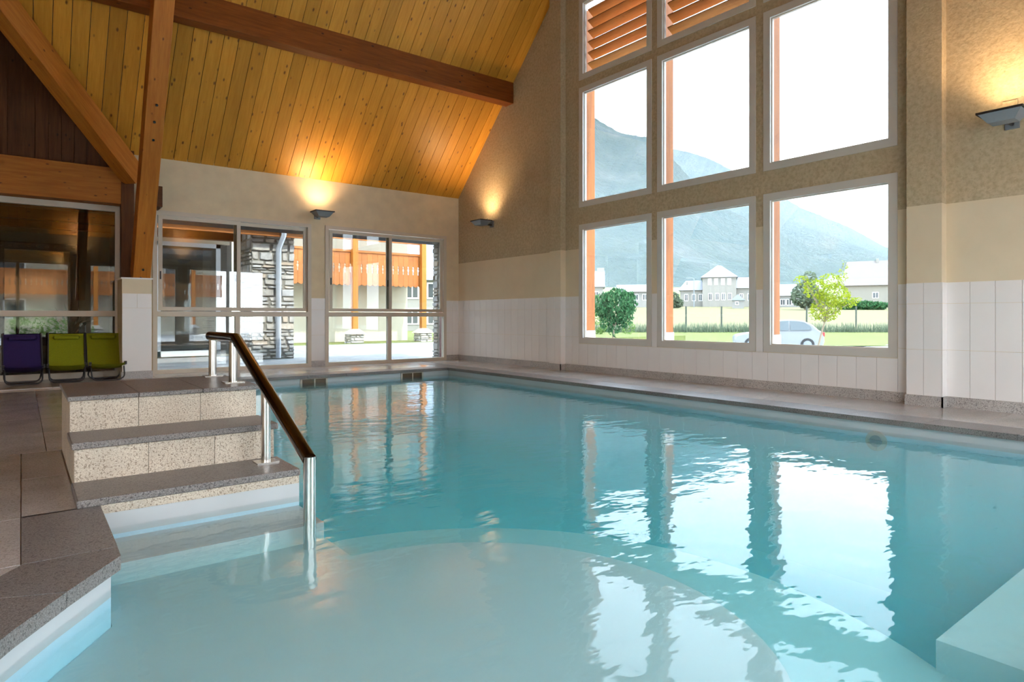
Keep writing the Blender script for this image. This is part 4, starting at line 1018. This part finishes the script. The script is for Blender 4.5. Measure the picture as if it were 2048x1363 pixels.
# cars
def car(name, loc, rz, paint, label, prof, glass_l, L, Wd, wheel_x, wr=.30):
    t = empty(name, loc, rz)
    def body(prof_, half, top_half, zb):
        """side outline swept across the width with tumblehome above the belt line"""
        mb = MB(); secs = (-1, -.9, -.45, 0, .45, .9, 1)
        for s_ in secs:
            for (x_, z_) in prof_:
                hw = half if z_ < zb else half - (half - top_half) * (z_ - zb) / .55
                inset = 0.0 if abs(s_) < 1 else .045
                cxm = L / 2; mb.v.append((x_ + (cxm - x_) * inset * .5, s_ * hw, z_ - (.03 if abs(s_) == 1 and z_ > .6 else 0)))
        k_ = len(prof_)
        for i in range(len(secs) - 1):
            for j in range(k_):
                a, b2 = i*k_ + j, i*k_ + (j+1) % k_; mb.f.append((a, b2, b2 + k_, a + k_))
        mb.f.append(tuple(range(k_))); mb.f.append(tuple(range((len(secs))*k_ - 1, (len(secs)-1)*k_ - 1, -1))); return mb
    o = body(prof, Wd/2, Wd/2 - .20, .92).build('body', paint, t, True)
    for (poly, nm) in glass_l:
        for s_ in (-1, 1):
            mb = MB(); 
            for (x_, z_) in poly:
                hw = Wd/2 - .20 * (z_ - .92) / .55 if z_ > .92 else Wd/2; mb.v.append((x_, s_ * (hw + .004), z_))
            n_ = len(poly)
            for (x_, z_) in poly:
                hw = Wd/2 - .20 * (z_ - .92) / .55 if z_ > .92 else Wd/2; mb.v.append((x_, s_ * (hw - .03), z_))
            mb.f = [tuple(range(n_)), tuple(range(2*n_ - 1, n_ - 1, -1))] + [(i, (i+1) % n_, n_ + (i+1) % n_, n_ + i) for i in range(n_)]
            mb.build(nm, M['carglass'], t)
    for x_ in wheel_x:
        for s_ in (-1, 1):
            w_ = MB().tube([(x_, s_*(Wd/2 - .19), wr), (x_, s_*(Wd/2 + .012), wr)], wr, 22).build('wheel', plain('tyre', (0.03, 0.03, 0.03), 0.9), t, True)
            MB().tube([(x_, s_*(Wd/2 - .02), wr), (x_, s_*(Wd/2 + .02), wr)], wr*.62, 14).build('hub_cap', M['lampgrey'], w_, True)
    return tag(t, label, 'car')
M['carglass'] = plain('car_glass', (0.05, 0.065, 0.07), 0.06, spec=0.9)
silver = plain('silver_paint', (0.20, 0.21, 0.215), 0.35, 0.0)
PR = [(.05, .28), (.0, .45), (.02, .62), (.12, .72), (.45, .80), (1.0, .88), (1.22, .95), (1.75, 1.36), (2.05, 1.43), (2.6, 1.45), (3.05, 1.40), (3.42, 1.22), (3.66, .98), (3.82, .90), (3.90, .70), (3.92, .45), (3.86, .28)]
GL = [([(1.42, .95), (1.82, 1.30), (2.10, 1.375), (2.38, 1.385), (2.38, .95)], 'side_window'), ([(2.45, .95), (2.45, 1.385), (2.75, 1.375), (3.05, 1.33), (3.32, 1.15), (3.36, .98)], 'side_window')]
pc = px(1553, 640, 30.5); fr3 = facing(1553)
cc = car('parked_car', (pc.x, pc.y, zt(30.5)), fr3 + math.radians(8), silver, 'silver hatchback parked outside the right gable window', PR, GL, 3.92, 1.68, (.72, 3.18))
ext = Vector((1.96, 0)); ca, sa = math.cos(fr3 + math.radians(8)), math.sin(fr3 + math.radians(8)); cc.location.x -= ca * 1.96; cc.location.y -= sa * 1.96
ws_ = [(1.12, -.60, .96), (1.12, .60, .96), (1.72, .50, 1.345), (1.72, -.50, 1.345)]
MB().quad(*[(x_ - .012, y_, z_ + .014) for x_, y_, z_ in ws_]).build('windscreen', M['carglass'], cc, fix=False)
for s_ in (-1, 1): MB().box((1.30, s_*.86 - .06, .93), (1.42, s_*.86 + .06, 1.05)).build('wing_mirror', silver, cc, bevel=.02)
for s_ in (-1, 1): MB().box((3.80, s_*.72 - .10, .68), (3.925, s_*.72 + .10, .88)).build('tail_light', plain('tail_red', (0.30, 0.03, 0.03), 0.3), cc, bevel=.02)
VN = [(.05, .3), (0, .6), (.1, .95), (.5, 1.05), (1.0, 1.75), (1.3, 1.95), (4.3, 1.98), (4.4, 1.7), (4.45, .5), (4.4, .3)]
pv = px(1774, 620, 96)
van = car('white_van', (pv.x - .8, pv.y - 2.0, zt(96) - .2), facing(1774) + math.radians(62), plain('van_white', (0.62, 0.64, 0.66), 0.4), 'white van parked in front of the tan roofed house', VN, [([(.7, 1.1), (1.05, 1.65), (1.6, 1.7), (1.6, 1.1)], 'side_window')], 4.45, 1.9, (.9, 3.5), .33)
MB().quad((.52, -.8, 1.08), (.52, .8, 1.08), (.98, .65, 1.72), (.98, -.65, 1.72)).build('windscreen', M['carglass'], van, fix=False)

# ------------------------------------------------------------------ mountains
def forest():
    m, nt, out = newmat('forest_slope'); v = coords(nt, world=True)
    n1 = noise(nt, v, .012, 6, .62); n2 = noise(nt, v, .09, 4, .65)
    c = ramp(nt, n1, [(.38, (.020, .034, .030)), (.52, (.032, .044, .034)), (.70, (.075, .075, .070))]); c = mixc(nt, ramp(nt, n2, [(.4, (.6,)*3), (.6, (0,)*3)]), c, (.012, .022, .02))
    finish(nt, out, c, 1.0, 0, bump(nt, n2, 1.0, 8.0), 0.0); return m
M['forest'] = forest()
from mathutils import noise as mn
def mountain(name, sil, d, foot, label, jag):
    mb = MB(); us = list(range(sil[0][0], sil[-1][0] + 1, 4)); nv = 22
    def top(u):
        for (a, v0), (b2, v1) in zip(sil, sil[1:]):
            if a <= u <= b2: return v0 + (v1 - v0) * (u - a) / (b2 - a)
        return sil[-1][1]
    for u in us:
        dd = d * (1 + .10 * mn.noise(Vector((u * .012, d, 0))))
        T = px(u, top(u) - jag * abs(mn.noise(Vector((u * .31, d * .1, 3)))), dd); B = px(u, 0, foot); B.z = zt(min(foot, 900)) - 5; K = px(u, 0, dd * 1.25); K.z = B.z
        for j in range(nv + 1):
            s_ = j / nv; p = B.lerp(T, s_); am = d * .022 * math.sin(math.pi * s_)
            q = mn.fractal(Vector((p.x, p.y, p.z)) * (6.0 / d), 1.0, 2.0, 5)
            mb.v.append((p.x + q * am * FW[0], p.y + q * am * FW[1], p.z + q * am * .9))
        mb.v.append(tuple(K))
    w_ = nv + 2
    for i in range(len(us) - 1):
        for j in range(w_ - 1): a = i*w_ + j; mb.f.append((a, a + w_, a + w_ + 1, a + 1))
    return struct(mb.build(name, M['forest'], smooth=True, fix=False), label, 'mountain')
mountain('mountain_near', [(760, 120), (900, 110), (1060, 170), (1140, 205), (1185, 233), (1215, 252), (1240, 266), (1294, 276), (1340, 312), (1390, 368), (1450, 418), (1560, 466), (1600, 500), (1640, 540), (1700, 578), (1780, 600)], 1100, 480, 'hazy wooded mountain slope falling from the left', 5)
mountain('mountain_far', [(1180, 270), (1300, 292), (1345, 298), (1380, 305), (1420, 318), (1462, 340), (1530, 372), (1600, 415), (1700, 455), (1778, 498), (1900, 545), (2100, 560), (2500, 540)], 2100, 1000, 'distant hazy ridge behind the wooded slope', 4)
# morning haze lying in the valley between the houses and the slopes
m, nt, out = newmat('haze'); vs = N(nt, 'VolumeScatter', Density=0.00055, Anisotropy=0.2); vs.inputs['Color'].default_value = (0.78, 0.9, 1.0, 1); nt.links.new(vs.outputs[0], out.inputs['Volume'])
for (d0, d1, top, dens, lab) in ((150, 460, 85, .00065, 'pale morning haze hanging low in front of the near mountain'), (1320, 1750, 620, .00025, 'pale blue haze hanging in front of the distant ridge')):
    mh = m if d0 == 150 else m.copy(); mh.node_tree.nodes['Volume Scatter'].inputs['Density'].default_value = dens
    cs = [px(u, 0, dd) for u, dd in ((560, d0), (2700, d0), (2700, d1), (560, d1))]
    tag(MB().prism([(q.x, q.y) for q in cs], -6, top).build('valley_haze', mh), lab, 'haze', kind='stuff')

# ------------------------------------------------------------------ chalet behind the camera (seen mirrored in the window glass)
chalet('rear_chalet', (9.0, -17.0, -.12), math.pi, 16.0, (1.5, 6.0, 10.5, 14.5), 'chalet with an orange carved balcony behind the camera', True)
b0 = Vector((0.3, -4.6, -.12))
tree('rear_shrub', b0, None, [(0, 0, .6, .7, .5, .6), (1.1, .2, .5, .6, .5, .5)], 700, .07, M['leafmid'], 'leafy shrub outside the window behind the camera', 'shrub', seed=9)
